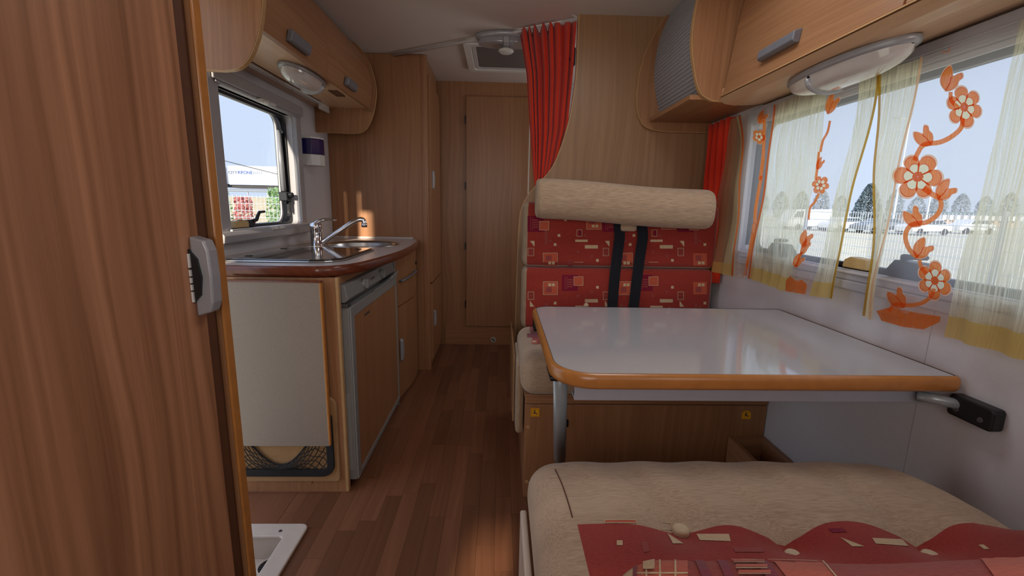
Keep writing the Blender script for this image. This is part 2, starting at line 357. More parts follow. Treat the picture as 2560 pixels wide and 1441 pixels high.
def rbox(x0, x1, y0, y1, z0, z1, r, nx=10, ny=8, nz=6, e=4, deform=None, pick=None):
    """rounded box as six grids; pick(face centre, side) -> material index or None to drop the face"""
    c = Vector(((x0+x1)/2, (y0+y1)/2, (z0+z1)/2)); h = Vector(((x1-x0)/2, (y1-y0)/2, (z1-z0)/2))
    def cs(hh, n):
        rr = min(r, hh*.98); i = [-hh+rr*(1-math.cos(math.pi/2*k/e))*1.0 for k in range(e)]
        mid = lins(-hh+rr, hh-rr, n) if n > 1 else [0]
        return i + mid + [-q for q in i[::-1]]
    CX, CY, CZ = cs(h.x, nx), cs(h.y, ny), cs(h.z, nz)
    g = G()
    def P(q):
        q = Vector(q); rr = Vector((min(r, h.x*.98), min(r, h.y*.98), min(r, h.z*.98)))
        k = Vector([max(-(h[i]-rr[i]), min(h[i]-rr[i], q[i])) for i in range(3)])
        d = Vector([(q[i]-k[i])/rr[i] for i in range(3)])
        mxd = max(abs(t) for t in d)
        if d.length > 1e-9: d = d*(mxd/d.length)
        w = c + k + Vector([d[i]*rr[i] for i in range(3)])
        return deform(w, q, h) if deform else w
    for side, ga, gb, fx in (('x0', CY, CZ, lambda a, b: (-h.x, a, b)), ('x1', CY, CZ, lambda a, b: (h.x, a, b)), ('y0', CX, CZ, lambda a, b: (a, -h.y, b)),
                             ('y1', CX, CZ, lambda a, b: (a, h.y, b)), ('z0', CX, CY, lambda a, b: (a, b, -h.z)), ('z1', CX, CY, lambda a, b: (a, b, h.z))):
        for j in range(len(gb)-1):
            for i in range(len(ga)-1):
                qs = [fx(ga[i], gb[j]), fx(ga[i+1], gb[j]), fx(ga[i+1], gb[j+1]), fx(ga[i], gb[j+1])]
                cen = c + (Vector(qs[0])+Vector(qs[2]))/2
                mi = pick(cen, side) if pick else 0
                if mi is None: continue
                g.add([P(q) for q in qs], [(0, 1, 2, 3)], mi)
    return g
def weld(o, d=1e-5):
    bm = bmesh.new(); bm.from_mesh(o.data); bmesh.ops.remove_doubles(bm, verts=bm.verts, dist=d); bmesh.ops.recalc_face_normals(bm, faces=bm.faces); bm.to_mesh(o.data); bm.free()
    o.data.polygons.foreach_set('use_smooth', [True]*len(o.data.polygons)); return o
XL, XR, ZC, YB = -1.075, 1.025, 2.005, 3.51

# ================================================================ THE SETTING
# floor: underlay with a hole for the step well, and laminate strips laid one by one in the aisle
WX0, WX1, WY0, WY1 = -1.07, -.66, .95, 1.40
g = G().box(XL-.02, WX0, -1.25, YB+.1, -.05, -.009).box(WX1, XR+.05, -1.25, YB+.1, -.05, -.009).box(WX0, WX1, -1.25, WY0, -.05, -.009).box(WX0, WX1, WY1, YB+.1, -.05, -.009)
floor = struct('floor', g, 'underfloor')
PW = .0605
pk_mesh = {}
def plank(x0, x1, y0, y1):
    g = B(x0+.0003, x1-.0003, y0+.0004, y1-.0004, -.0085, 0)
    o = obj('plank', g, 'plank', floor); return o
k0 = -13
for k in range(k0, 5):
    x0 = -.004 + PW*k; x1 = x0+PW
    y = .45 - rnd.uniform(0, .4)
    while y < YB:
        L = rnd.choice((.3, .36, .42, .5)); y1 = min(y+L, YB)
        segs = [(y, y1)]
        if x0 < WX1:
            segs = []
            if y < WY0: segs.append((y, min(y1, WY0)))
            if y1 > WY1: segs.append((max(y, WY1), y1))
            if x1 > WX1 and y < WY1 and y1 > WY0: plank(WX1, x1, max(y, WY0), min(y1, WY1))
        for a, b in segs:
            if b-a > .01: plank(max(x0, -.775), x1, a, b)
        y = y1
g = G().box(.238+.06, XR-.001, .2, YB, -.0085, 0).box(XL, -.776, 1.401, YB, -.0085, 0)
obj('floor_panel', g, 'plank', floor)

# walls
g = G()
for a in ((-1.25, .85, 0, ZC), (.85, 1.595, 1.86, ZC), (1.595, 1.80, 0, ZC), (1.80, 2.44, 0, 1.0), (1.80, 2.44, 1.545, ZC), (2.44, YB, 0, ZC)):
    g.box(XL-.02, XL, a[0], a[1], a[2], a[3])
struct('wall_left', g, 'wall')
RW = (.40, 1.845, .955, 1.455)
g = G()
for a in ((-1.25, RW[0], 0, ZC), (RW[0], RW[1], 0, RW[2]), (RW[0], RW[1], RW[3], ZC), (RW[1], YB, 0, ZC)):
    g.box(XR, XR+.03, a[0], a[1], a[2], a[3])
wr = struct('wall_right', g, 'wall')
struct('ceiling', B(XL-.02, XR+.03, -1.25, YB+.1, ZC, ZC+.03), 'ceil')
g = G()
for a in ((XL, -.43, 0, ZC), (-.43, -.27, 0, .64), (-.43, -.27, .84, ZC), (-.27, XR, 0, ZC)):
    g.box(a[0], a[1], -1.27, -1.25, a[2], a[3])
struct('wall_front', g, 'wall')  # unseen wall; its slot is added to throw a sun patch on the aisle
struct('wall_back', B(XL, .30, YB, YB+.03, 0, ZC), 'wood')
struct('wall_back_right', B(.30, XR, YB, YB+.03, 0, ZC), 'wall')
g = G()
struct('baseboard_back', B(-.43, .3, YB-.008, YB, 0, .145), 'wood_x')
# far door with its black hinges
d1 = struct('door_1', B(-.262, .208, YB-.016, YB, .157, 1.902), 'wood', bevel=.003)
for z in (1.737, 1.258, .80, .336):
    obj('hinge', B(-.272, -.262, YB-.02, YB-.001, z-.028, z+.028), 'black', d1, bevel=.002)
obj('edge_strip', B(.209, .216, YB-.012, YB, .157, 1.902), 'white', d1)
g = G().lathe([(.021, 0), (.021, -.006), (.015, -.008), (.015, -.004), (.0, -.004)], (-.043, YB-.008, .042), 'Y', 24)
t = thing('floor_catch', 'small round black and white catch low on the far wall', 'catch', (-.043, YB-.008, .042))
obj('rim', G().ring(rrect(-.064, -.022, .021, .063, .021, 6), rrect(-.058, -.028, .027, .057, .015, 6), 'Y', YB-.015, YB-.008), 'white', t)
obj('core', G().lathe([(.015, 0), (.015, -.005), (.012, -.006)], (-.043, YB-.008, .042), 'Y', 20), 'black', t)
g = G().tube([(-.053, YB-.016, .034), (-.033, YB-.016, .050)], .0035, 6)
obj('bar', g, 'white', t)

# partition behind the seat, with the curved aisle edge
edge_pts = [(.356, ZC), (.357, 1.86), (.356, 1.737), (.347, 1.64), (.335, 1.554), (.308, 1.445), (.274, 1.345), (.24, 1.285), (.197, 1.237), (.158, 1.195), (.124, 1.145), (.103, 1.085), (.096, 1.0), (.093, .9), (.09, .7), (.088, .4), (.088, 0)]
curve = [(p.x, p.y) for p in smooth_poly([Vector((a, b, 0)) for a, b in edge_pts], 5)]
part = struct('wall_partition', G().prism(curve + [(XR, 0), (XR, ZC)], 'Y', 2.285, 2.31), 'wood_pale')
g = G()
n = len(curve); vs = []
for (x, z) in curve: vs += [(x-.003, 2.283, z), (x-.003, 2.312, z), (x+.003, 2.283, z), (x+.003, 2.312, z)]
for i in range(n-1):
    a, b = 4*i, 4*i+4
    g.f += [(a, a+1, b+1, b), (a, b, b+2, a+2), (a+1, a+3, b+3, b+1)]
g.v = vs; g.m = [0]*len(g.f)
obj('edge_band', g, 'edge_pale', part)

# ---------------------------------------------------------------- left window
w1 = struct('window_1', G().ring(rrect(1.735, 2.50, .945, 1.603, .012, 3), rrect(1.80, 2.442, 1.003, 1.545, .02, 3), 'X', XL, XL+.022), 'frame', bevel=.004)
obj('jamb', G().ring(rrect(1.795, 2.447, .998, 1.55, .03, 5), rrect(1.80, 2.442, 1.003, 1.545, .03, 5), 'X', XL-.05, XL+.001), 'frame_lt', w1)
obj('blind_cassette', G().box(XL+.022, XL+.04, 1.76, 2.495, 1.555, 1.6).box(XL+.022, XL+.03, 1.775, 2.485, 1.545, 1.556), 'frame', w1, bevel=.005)
obj('sill', G().prism([(XL+.02, .953), (XL+.048, .958), (XL+.052, .985), (XL+.04, 1.0), (XL+.02, 1.0)], 'Y', 1.70, 2.505), 'frame', w1, bevel=.003)
obj('sill_lip', G().box(XL+.02, XL+.036, 1.78, 2.47, 1.0, 1.006), 'frame_lt', w1)
for z0 in (1.534, .988):
    b = G().box(XL+.03, XL+.05, 2.06, 2.12, z0, z0+.018).box(XL+.045, XL+.058, 2.07, 2.11, z0+.002, z0+.008)
    b.box(XL+.05, XL+.056, 2.12, 2.17, z0+.004, z0+.014)
    obj('blind_clip', b, 'white', w1, bevel=.003)
obj('gasket', G().ring(rrect(1.80, 2.442, 1.003, 1.545, .05, 6), rrect(1.812, 2.43, 1.015, 1.533, .055, 6), 'X', XL-.052, XL-.03), 'gasket', w1, bevel=.003)
pn = struct('pane_frame', G().ring(rrect(1.76, 2.53, .975, 1.575, .07, 7), rrect(1.80, 2.405, 1.010, 1.542, .06, 7), 'X', XL-.075, XL-.062), 'gasket', w1)
obj('pane_rim', G().ring(rrect(1.795, 2.403, 1.010, 1.542, .06, 7), rrect(1.80, 2.388, 1.016, 1.536, .055, 7), 'X', XL-.064, XL-.056), 'frame_lt', w1)
obj('pane', B(XL-.069, XL-.067, 1.78, 2.42, 1.0, 1.55), 'glass', w1)
arm = obj('stay_arm', G().tube([(XL-.05, 2.395, 1.47), (XL-.045, 2.395, 1.17)], .010, 10).tube([(XL-.05, 2.415, 1.46), (XL-.045, 2.415, 1.14)], .006, 8), 'silver', w1, smooth=True)
g = G().box(XL-.06, XL-.02, 2.375, 2.425, 1.12, 1.165).tube([(XL-.03, 2.40, 1.15), (XL+.0, 2.40, 1.15)], .014, 10).box(XL-.03, XL-.02, 2.405, 2.43, 1.06, 1.12)
obj('stay_knob', g, 'black', arm, bevel=.004)
g = G().box(XL-.05, XL-.015, 1.985, 2.045, 1.008, 1.036).tube([(XL-.02, 2.03, 1.03), (XL-.012, 2.05, 1.035), (XL-.008, 2.055, 1.052), (XL-.01, 2.075, 1.068), (XL-.012, 2.125, 1.07)], [.009, .009, .008, .007, .006], 8)
obj('latch', g, 'black', w1, bevel=.003)
g = G().prism([(1.875, 1.006), (1.985, 1.006), (1.982, 1.03), (1.965, 1.036), (1.885, 1.034)], 'X', XL-.06, XL-.01)
g.tube([(XL-.02, 1.935, 1.036), (XL-.02, 1.935, 1.04)], .012, 10)
obj('latch_cover', g, 'cream', w1, bevel=.004, label='yellowed cream plastic cover')

# ---------------------------------------------------------------- right window
w2 = struct('window_2', G().ring(rrect(.36, 1.875, .895, 1.512, .01, 3), rrect(RW[0], RW[1], RW[2], RW[3], .02, 3), 'X', XR-.016, XR), 'frame', bevel=.003)
obj('jamb', G().ring(rrect(RW[0]-.005, RW[1]+.005, RW[2]-.005, RW[3]+.005, .02, 4), rrect(RW[0], RW[1], RW[2], RW[3], .02, 4), 'X', XR, XR+.06), 'frame_lt', w2)
obj('blind_cassette', G().box(XR-.034, XR-.016, .37, 1.865, 1.462, 1.51).box(XR-.024, XR-.016, .37, 1.865, 1.448, 1.462).box(XR-.038, XR-.034, .37, 1.865, 1.482, 1.488).box(XR-.038, XR-.034, .37, 1.865, 1.468, 1.472), 'frame', w2, bevel=.002)
obj('sill', G().box(XR-.03, XR-.016, .37, 1.865, .90, .925).box(XR-.022, XR-.016, .37, 1.865, .925, .945), 'frame', w2, bevel=.003)
obj('sill_lip', G().box(XR-.026, XR-.004, .37, 1.865, .945, .951), 'frame_lt', w2, bevel=.001)
obj('side_rail', G().box(XR-.03, XR-.016, 1.845, 1.852, .95, 1.46).box(XR-.03, XR-.016, 1.862, 1.868, .95, 1.46), 'frame_lt', w2)
obj('gasket', G().ring(rrect(RW[0], RW[1], RW[2], RW[3], .03, 5), rrect(RW[0]+.012, RW[1]-.012, RW[2]+.012, RW[3]-.008, .035, 5), 'X', XR+.03, XR+.05), 'gasket', w2)
obj('pane', B(XR+.052, XR+.054, RW[0], RW[1], RW[2], RW[3]), 'glass', w2)
g = G().prism([(1.205, .957), (1.30, .957), (1.296, .98), (1.275, .99), (1.215, .988)], 'X', XR-.005, XR+.03)
obj('latch_cover', g, 'cream', w2, bevel=.004, label='yellowed cream plastic cover')
for y in (1.09, 1.62):
    g = G().prism([(y-.05, .957), (y+.045, .957), (y+.05, .975), (y+.03, 1.0), (y-.03, .998), (y-.06, .975)], 'X', XR-.01, XR+.03)
    g.tube([(XR, y+.01, .99), (XR-.01, y+.005, 1.01), (XR-.012, y-.06, 1.014)], [.01, .008, .006], 8)
    obj('latch', g, 'gasket', w2, bevel=.003)

# ---------------------------------------------------------------- roof hatch, curtain rail on the ceiling
t = thing('roof_hatch', 'square roof hatch with cream frame and grey fly screen in the rear ceiling', 'hatch', (.09, 2.93, ZC))
obj('outer_frame', G().ring(rrect(-.22, .40, 2.66, 3.19, .03), rrect(-.175, .355, 2.70, 3.145, .02), 'Z', ZC-.022, ZC-.0005), 'white', t, bevel=.006)
obj('inner_frame', G().ring(rrect(-.174, .354, 2.701, 3.144, .02), rrect(-.15, .33, 2.725, 3.12, .015), 'Z', ZC-.014, ZC-.004), 'frame_lt', t, bevel=.003)
obj('fly_screen', B(-.15, .33, 2.725, 3.12, ZC-.008, ZC-.005), 'mesh', t)
t = thing('ceiling_lamp', 'oval grey twin lens ceiling lamp with white knob in front of hatch', 'lamp', (.02, 2.575, ZC))
obj('base', G().lathe([(.16, 0), (.165, -.012), (.155, -.026), (.10, -.03)], (.02, 2.575, ZC-.001), 'Z', 40, sx=1, sy=.5), 'silver', t, smooth=True)
for s in (-1, 1):
    g = G()
    n = 14; pts = [(.02+s*(.016+.13*math.sin(math.pi/2*i/n)), 2.575-.062*math.cos(math.pi/2*i/n)) for i in range(n+1)] + [(.02+s*(.016+.13*math.sin(math.pi/2*i/n)), 2.575+.062*math.cos(math.pi/2*i/n)) for i in range(n, -1, -1)]
    g.prism(pts, 'Z', ZC-.052, ZC-.024); obj('lens', g, 'lens_grey', t, bevel=.012, seg=3)
obj('bridge', B(.004, .036, 2.51, 2.64, ZC-.056, ZC-.024), 'frame', t, bevel=.004)
obj('knob', G().lathe([(.016, 0), (.022, -.006), (.04, -.014), (.042, -.022), (.03, -.03), (.012, -.032)], (.02, 2.60, ZC-.052), 'Z', 24), 'white', t, smooth=True)

RAIL0, RAIL1 = Vector((.352, 2.33, ZC-.012)), Vector((-.65, 2.915, ZC-.012))
single('curtain_rail', G().tube([RAIL0, RAIL1], .008, 8), 'frame_lt', 'thin cream rail running diagonally across the ceiling', 'rail', smooth=True)

# ================================================================ LEFT SIDE
# foreground wardrobe
t = thing('wardrobe', 'tall foreground wardrobe with veneered door and orange edged end panel', 'wardrobe', (-.83, .4, 0))
obj('body', B(XL+.003, -.60, -.6, .89, 0, ZC-.002), 'wood', t)
dr = obj('door', B(-.60, -.58, -.55, .882, .06, 1.98), 'wood_red', t, bevel=.003)
obj('filler_strip', B(-.606, -.588, .884, .922, 0, ZC-.002), 'strip_dark', t)
obj('end_panel', B(XL+.003, -.578, .922, .944, 0, ZC-.002), 'wood', t)
obj('edge_trim', B(-.578, -.572, .920, .946, 0, ZC-.002), 'edge', t, bevel=.003)
hp = [(-.58, .898), (-.553, .906), (-.547, .925), (-.545, .975), (-.547, 1.025), (-.553, 1.044), (-.58, 1.052)]
h = obj('handle', G().prism(hp, 'Y', .852, .882), 'silver', dr, bevel=.004, seg=3)
g = G().prism([(-.58, .925), (-.566, .94), (-.561, .975), (-.566, 1.01), (-.58, 1.028)], 'Y', .846, .8525)
obj('handle_recess', g, 'black', dr)
g = G()
for a, b in ((.928, .948), (.951, .962), (.965, .975), (.978, .99), (.994, 1.02)): g.box(-.5795, -.576, .842, .846, a, b)
obj('latch_teeth', g, 'white', dr)

# step well in the floor by the entrance
t = thing('step_well', 'pale plastic entrance step well sunk into the floor beside the wardrobe', 'step', (-.86, 1.18, 0))
obj('rim', G().ring(rrect(WX0+.002, WX1+.008, WY0-.005, WY1+.008, .025), rrect(WX0+.05, WX1-.055, WY0+.05, WY1-.055, .015), 'Z', .0008, .012), 'tray', t, bevel=.004)
ix0, ix1, iy0, iy1 = WX0+.045, WX1-.05, WY0+.045, WY1-.05
g = G().box(ix0, ix1, iy0, iy1, -.085, -.08).box(ix0-.004, ix0, iy0, iy1, -.085, .0).box(ix1, ix1+.004, iy0, iy1, -.085, .0).box(ix0, ix1, iy0-.004, iy0, -.085, .0).box(ix0, ix1, iy1, iy1+.004, -.085, .0)
obj('well', g, 'tray', t)
vc = (-.752, 1.315)
obj('vent_rim', G().lathe([(.040, 0), (.040, .004), (.034, .004), (.034, .0)], (vc[0], vc[1], -.08), 'Z', 28), 'tray', t)
obj('vent', G().lathe([(.0335, 0), (.0335, .002)], (vc[0], vc[1], -.0795), 'Z', 24), 'black', t)
g = G()
for i in range(-3, 4):
    hw = math.sqrt(.033**2-(i*.009)**2); g.box(vc[0]-hw, vc[0]+hw, vc[1]+i*.009-.0012, vc[1]+i*.009+.0012, -.077, -.0755)
obj('vent_bars', g, 'mark', t)
obj('screw', G().lathe([(.006, 0), (.005, .002)], (-.735, WY1-.03, .012), 'Z', 12), 'mark', t)

# left overhead cabinet
prof = [(XL, 1.516), (-.86, 1.513), (-.815, 1.521), (-.782, 1.548), (-.757, 1.592), (-.737, 1.65), (-.722, 1.745), (-.733, 1.83), (-.755, 1.90), (-.79, 1.96), (-.83, ZC-.002)]
profs = [prof[0]] + [(p.x, p.y) for p in smooth_poly([Vector((a, b, 0)) for a, b in prof[1:]], 4)]
CY0, CY1 = 1.52, 2.745
t = thing('overhead_cabinet', 'curved wooden overhead cabinet with two flap doors above the kitchen window', 'cabinet', (-.9, 2.1, 1.5))
for y0, y1, nm in ((CY0-.018, CY0, 'side_panel'), (CY1, CY1+.016, 'side_panel')):
    sp = obj(nm, G().prism(profs + [(XL, ZC-.002)], 'Y', y0, y1), 'wood', t)
    g = G(); vs = []
    for (x, z) in profs: vs += [(x+.0022, y0-.001, z-.0012), (x+.0022, y1+.001, z-.0012)]
    g.add(vs, [(2*i, 2*i+1, 2*i+3, 2*i+2) for i in range(len(profs)-1)]); obj('edge_band', g, 'edge_pale', sp, solid=.002)
def inset(p, d):
    out = []
    for i in range(len(p)):
        a = Vector(p[max(i-1, 0)]); b = Vector(p[min(i+1, len(p)-1)]); q = (b-a).normalized(); out.append((p[i][0]-q.y*d, p[i][1]+q.x*d))
    return out
dp = [q for q in inset(profs, .012) if q[1] > 1.646]; dp[0] = (dp[0][0], 1.647)
SEAM = 2.06
for y0, y1, hy in ((CY0+.001, SEAM-.001, (1.69, 1.85)), (SEAM+.001, CY1-.03, (2.27, 2.41))):
    inner = inset(dp, .016)
    d = obj('door', G().prism(dp + inner[::-1], 'Y', y0, y1), 'wood_len', t)
    zc_ = 1.682
    obj('handle', G().prism([(-.746, zc_-.019), (-.731, zc_-.02), (-.7235, zc_-.014), (-.718, zc_+.016), (-.736, zc_+.02)], 'Y', hy[0], hy[1]), 'handle', d, bevel=.003)
    obj('lower_lip', G().box(-.762, -.744, y0, y1, 1.640, 1.646), 'wood_len', d)
obj('bottom_board', B(XL+.001, -.755, CY0, CY1, 1.652, 1.668), 'wood_uplit_len', t)
obj('end_strip', G().prism([q for q in inset(profs, .004) if q[1] > 1.63] + [q for q in inset(profs, .03) if q[1] > 1.63][::-1], 'Y', CY1-.028, CY1), 'wood', t)
obj('socket', G().box(-.842, -.80, 2.33, 2.45, 1.6485, 1.652), 'strip_dark', t)
t = thing('curtain_track', 'white curtain track under the left overhead cabinet', 'rail', (-.995, 2.1, 1.64))
obj('track', G().box(-1.0, -.992, 1.525, 2.60, 1.640, 1.652).box(-.985, -.978, 1.525, 2.60, 1.640, 1.652).box(-1.0, -.978, 1.525, 2.60, 1.649, 1.652), 'frame_lt', t)
for i in range(11):
    y = 2.60+.012*i
    obj('glider', G().box(-.994, -.984, y, y+.007, 1.626, 1.652).box(-.996, -.982, y+.001, y+.006, 1.618, 1.626), 'white', t)

def oval_lamp(name, label, cx, cy, cz, a, b, tilt=0, split=.28):
    """oval courtesy lamp: silver rim, long clear lens and short frosted switch end"""
    t = thing(name, label, 'lamp', (cx, cy, cz))
    n = 40
    def ov(s, h): return [(cx + b*s*math.cos(2*math.pi*i/n), cy + a*s*math.sin(2*math.pi*i/n), cz+h) for i in range(n)]
    g = G(); rows = [ov(1, 0), ov(1.02, -.005), ov(1.01, -.013), ov(.96, -.017)]
    for r_ in rows: g.v += r_
    for j in range(len(rows)-1): g.f += [(j*n+i, j*n+(i+1) % n, (j+1)*n+(i+1) % n, (j+1)*n+i) for i in range(n)]
    g.f += [tuple(range(3*n, 4*n))]; g.m = [0]*len(g.f)
    obj('base', g, 'silver', t, smooth=True)
    ys = a*(1-2*split)
    def lens(y_lo, y_hi, mat, nm, depth):
        g = G(); m = 12; us = lins(-1, 1, 15); vs_ = lins(y_lo, y_hi, 16)
        def f(u, y):
            w = b*.93*math.sqrt(max(0, 1-(y/(a*.96))**2)); k = math.sqrt(max(0, 1-u*u)); e = math.sqrt(max(0, 1-(abs(y)/(a*.96))**3))
            return (cx+u*w, cy+y, cz-.013-depth*(k**.7)*e)
        g.grid(f, us, vs_); obj(nm, g, mat, t, smooth=True)
    lens(-a*.955, ys-.006, 'lens_clear' , 'lens', .046)
    lens(ys+.006, a*.955, 'lens', 'switch_lens', .044)
    g = G(); w = b*.93*math.sqrt(1-(ys/(a*.96))**2)
    e_ = math.sqrt(1-(abs(ys)/(a*.96))**3)
    g.tube([(cx+u*w, cy+ys, cz-.012-.047*(math.sqrt(max(0, 1-u*u))**.7)*e_) for u in lins(-.99, .99, 17)], .0085, 8); obj('divider', g, 'silver', t, smooth=True)
    g = G().tube([(cx, cy-a*.5, cz-.026), (cx, cy+a*.2, cz-.026)], .008, 8); obj('bulb', g, 'white', t)
    return t
oval_lamp('cabinet_lamp', 'oval silver lamp under the left overhead cabinet', -.845, 2.06, 1.652, .185, .062, split=.28)

# soap dispenser on the left wall
t = thing('soap_dispenser', 'white wall soap dispenser with dark blue tank beside the left window', 'dispenser', (XL, 2.57, 1.31))
sp = [(XL+.001, 2.525), (-1.02, 2.525), (-.985, 2.555), (-.975, 2.59), (-.985, 2.625), (-1.02, 2.65), (XL+.001, 2.65)]
obj('tank', G().prism(sp, 'Z', 1.372, 1.452), 'blue', t, bevel=.004)
obj('lid', G().prism([(x+.002 if x > -1.05 else x, y) for x, y in sp], 'Z', 1.4525, 1.462), 'white', t, bevel=.003)
obj('body', G().prism(sp, 'Z', 1.312, 1.3715), 'white', t, bevel=.005)
obj('back_plate', B(XL+.0005, XL+.0055, 2.518, 2.657, 1.31, 1.464), 'white', t)

# tall cabinet
TY = 2.927
t = thing('tall_cabinet', 'tall wooden cabinet with rounded corner post and side doors beyond the sink', 'cabinet', (-.76, 3.18, 0))
obj('front_panel', B(XL+.001, -.497, TY, TY+.016, 0, ZC-.002), 'wood', t)
obj('corner_post', G().prism(rrect(-.497, -.459, TY-.004, TY+.034, [.004, .004, .004, .018]), 'Z', 0, ZC-.002), 'wood', t, bevel=.001)
obj('carcass', B(XL+.001, -.47, TY+.017, 3.44, .002, ZC-.002), 'wood', t)
dpoly = [(TY+.036, .60), (3.425, .60)] + [(3.425-.1+.1*math.cos(q), 1.87-.1+.1*math.sin(q)) for q in lins(0, math.pi/2, 7)] + [(TY+.036, 1.90)]
d = obj('door', G().prism(dpoly, 'X', -.469, -.447), 'wood', t, bevel=.004)
def vhandle(name, x, y, z0, z1, par, w=.026):
    g = G().prism([(x, z0), (x+.014, z0+.008), (x+.017, (z0+z1)/2), (x+.014, z1-.008), (x, z1)], 'Y', y-w/2, y+w/2); return obj(name, g, 'silver', par, bevel=.003)
vhandle('handle', -.447, 3.03, 1.212, 1.335, d)
d = obj('door', G().prism([(TY+.036, .06), (3.33, .06), (3.40, .10), (3.425, .2), (3.425, .588), (TY+.036, .588)], 'X', -.469, -.447), 'wood', t, bevel=.004)
vhandle('handle', -.447, 3.02, .285, .40, d)

# kitchen worktop
ZW, TH = .892, .040
fr = [(-.66, 1.605), (-.60, 1.635), (-.56, 1.69), (-.532, 1.79), (-.512, 1.92), (-.492, 2.10), (-.484, 2.28), (-.487, 2.46), (-.50, 2.66), (-.522, 2.83), (-.548, TY-.002)]
frs = [(p.x, p.y) for p in smooth_poly([Vector((a, b, 0)) for a, b in fr], 4)]
top = [(XL+.001, 1.605)] + frs + [(XL+.001, TY-.002)]
t = thing('kitchen_worktop', 'grey speckled kitchen worktop with dark cherry rounded edge', 'worktop', (-.8, 2.2, ZW-TH))
SC, SR = (-.76, 2.49), .195
# slab with a round hole for the sink
bm = bmesh.new(); ol = [bm.verts.new((x, y, ZW)) for x, y in top]; il = [bm.verts.new((SC[0]+(SR-.01)*math.cos(2*math.pi*i/40), SC[1]+(SR-.01)*math.sin(2*math.pi*i/40), ZW)) for i in range(40)]
es = [bm.edges.new((l[i], l[(i+1) % len(l)])) for l in (ol, il) for i in range(len(l))]
bmesh.ops.triangle_fill(bm, use_beauty=True, edges=es)
g = G(); bm.verts.index_update(); g.v = [tuple(v.co) for v in bm.verts]; g.f = [tuple(v.index for v in f.verts) for f in bm.faces if (Vector((f.calc_center_median().x-SC[0], f.calc_center_median().y-SC[1])).length > SR-.015)]; g.m = [0]*len(g.f); bm.free()
obj('surface', g, 'worktop', t)
g = G(); no = len(top); g.prism(top, 'Z', ZW-TH, ZW-TH+.001); obj('underside', g, 'wood_x', t)
# bull-nosed edge along the front
path = [(XL+.001, 1.605)] + frs; g = G(); m = 8
for i, (x, y) in enumerate(path):
    a = Vector(path[max(i-1, 0)]); b = Vector(path[min(i+1, len(path)-1)]); q = (b-a).normalized(); nx_, ny_ = q.y, -q.x
    for k in range(m+1):
        th = math.pi*k/m; o_ = .013*math.sin(th)**.6
        g.v.append((x+nx_*o_, y+ny_*o_, ZW-TH/2+(TH/2)*math.cos(th)))
for i in range(len(path)-1): g.f += [(i*(m+1)+k, i*(m+1)+k+1, (i+1)*(m+1)+k+1, (i+1)*(m+1)+k) for k in range(m)]
g.m = [0]*len(g.f); obj('edge', g, 'edge_dark', t, smooth=True)
obj('upstand', B(XL+.001, -.56, TY-.012, TY-.001, ZW, ZW+.012), 'worktop', t, bevel=.002)
obj('wall_upstand', B(XL+.0005, XL+.008, 1.61, TY-.013, ZW, ZW+.012), 'worktop', t, bevel=.002)

# hob with a closed glass lid
t = thing('hob', 'dark glass lidded hob set into the kitchen worktop', 'hob', (-.83, 1.93, ZW))
hl = rrect(-1.045, -.605, 1.685, 2.195, [.03, .03, .03, .11], 6)
hl2 = rrect(-1.035, -.615, 1.695, 2.185, [.025, .025, .025, .10], 6)
obj('rim', G().prism(hl, 'Z', ZW+.0008, ZW+.007), 'steel', t, bevel=.003)
obj('glass_lid', G().prism(hl2, 'Z', ZW+.0072, ZW+.0125), 'hob', t, bevel=.002)
for x, y in ((-.985, 1.78), (-.99, 2.08), (-.66, 2.10)):
    obj('hinge_button', G().lathe([(.011, 0), (.009, .002)], (x, y, ZW+.0126), 'Z', 12, sx=1.5), 'black', t)

# sink and tap
t = thing('sink', 'round stainless steel sink bowl in the worktop', 'sink', (SC[0], SC[1], ZW))
obj('rim', G().lathe([(SR+.005, .0008), (SR+.004, .005), (SR-.006, .006), (SR-.014, .001), (SR-.02, -.006)], (SC[0], SC[1], ZW), 'Z', 48, close=False), 'steel', t, smooth=True)
obj('bowl', G().lathe([(SR-.02, -.006), (SR-.026, -.04), (SR-.04, -.1), (SR-.08, -.128), (.03, -.13), (.0, -.132)], (SC[0], SC[1], ZW), 'Z', 48, close=False), 'steel', t, smooth=True)
t = thing('tap', 'chrome mixer tap with lever and long spout over the sink', 'tap', (-.94, 2.33, ZW))
obj('body', G().lathe([(.034, 0), (.034, .004), (.029, .008), (.028, .085), (.030, .09), (.030, .105), (.026, .118), (.012, .128)], (-.94, 2.33, ZW+.0005), 'Z', 24), 'chrome', t, smooth=True)
lv = smooth_poly([(-.945, 2.325, ZW+.112), (-.925, 2.332, ZW+.128), (-.895, 2.338, ZW+.138), (-.84, 2.345, ZW+.136)], 4)
obj('lever', G().tube(lv, [.026-.018*i/(len(lv)-1) for i in range(len(lv))], 10, flat=.55), 'chrome', t, smooth=True)
spt = smooth_poly([(-.935, 2.33, ZW+.018), (-.905, 2.338, ZW+.028), (-.84, 2.352, ZW+.074), (-.77, 2.37, ZW+.123), (-.735, 2.378, ZW+.139), (-.715, 2.383, ZW+.136), (-.71, 2.384, ZW+.118)], 5)
obj('spout', G().tube(spt, .0125, 12), 'chrome', t, smooth=True)
obj('aerator', G().lathe([(.0145, 0), (.0145, .02), (.012, .021)], (-.71, 2.384, ZW+.1), 'Z', 16), 'chrome', t, smooth=True)

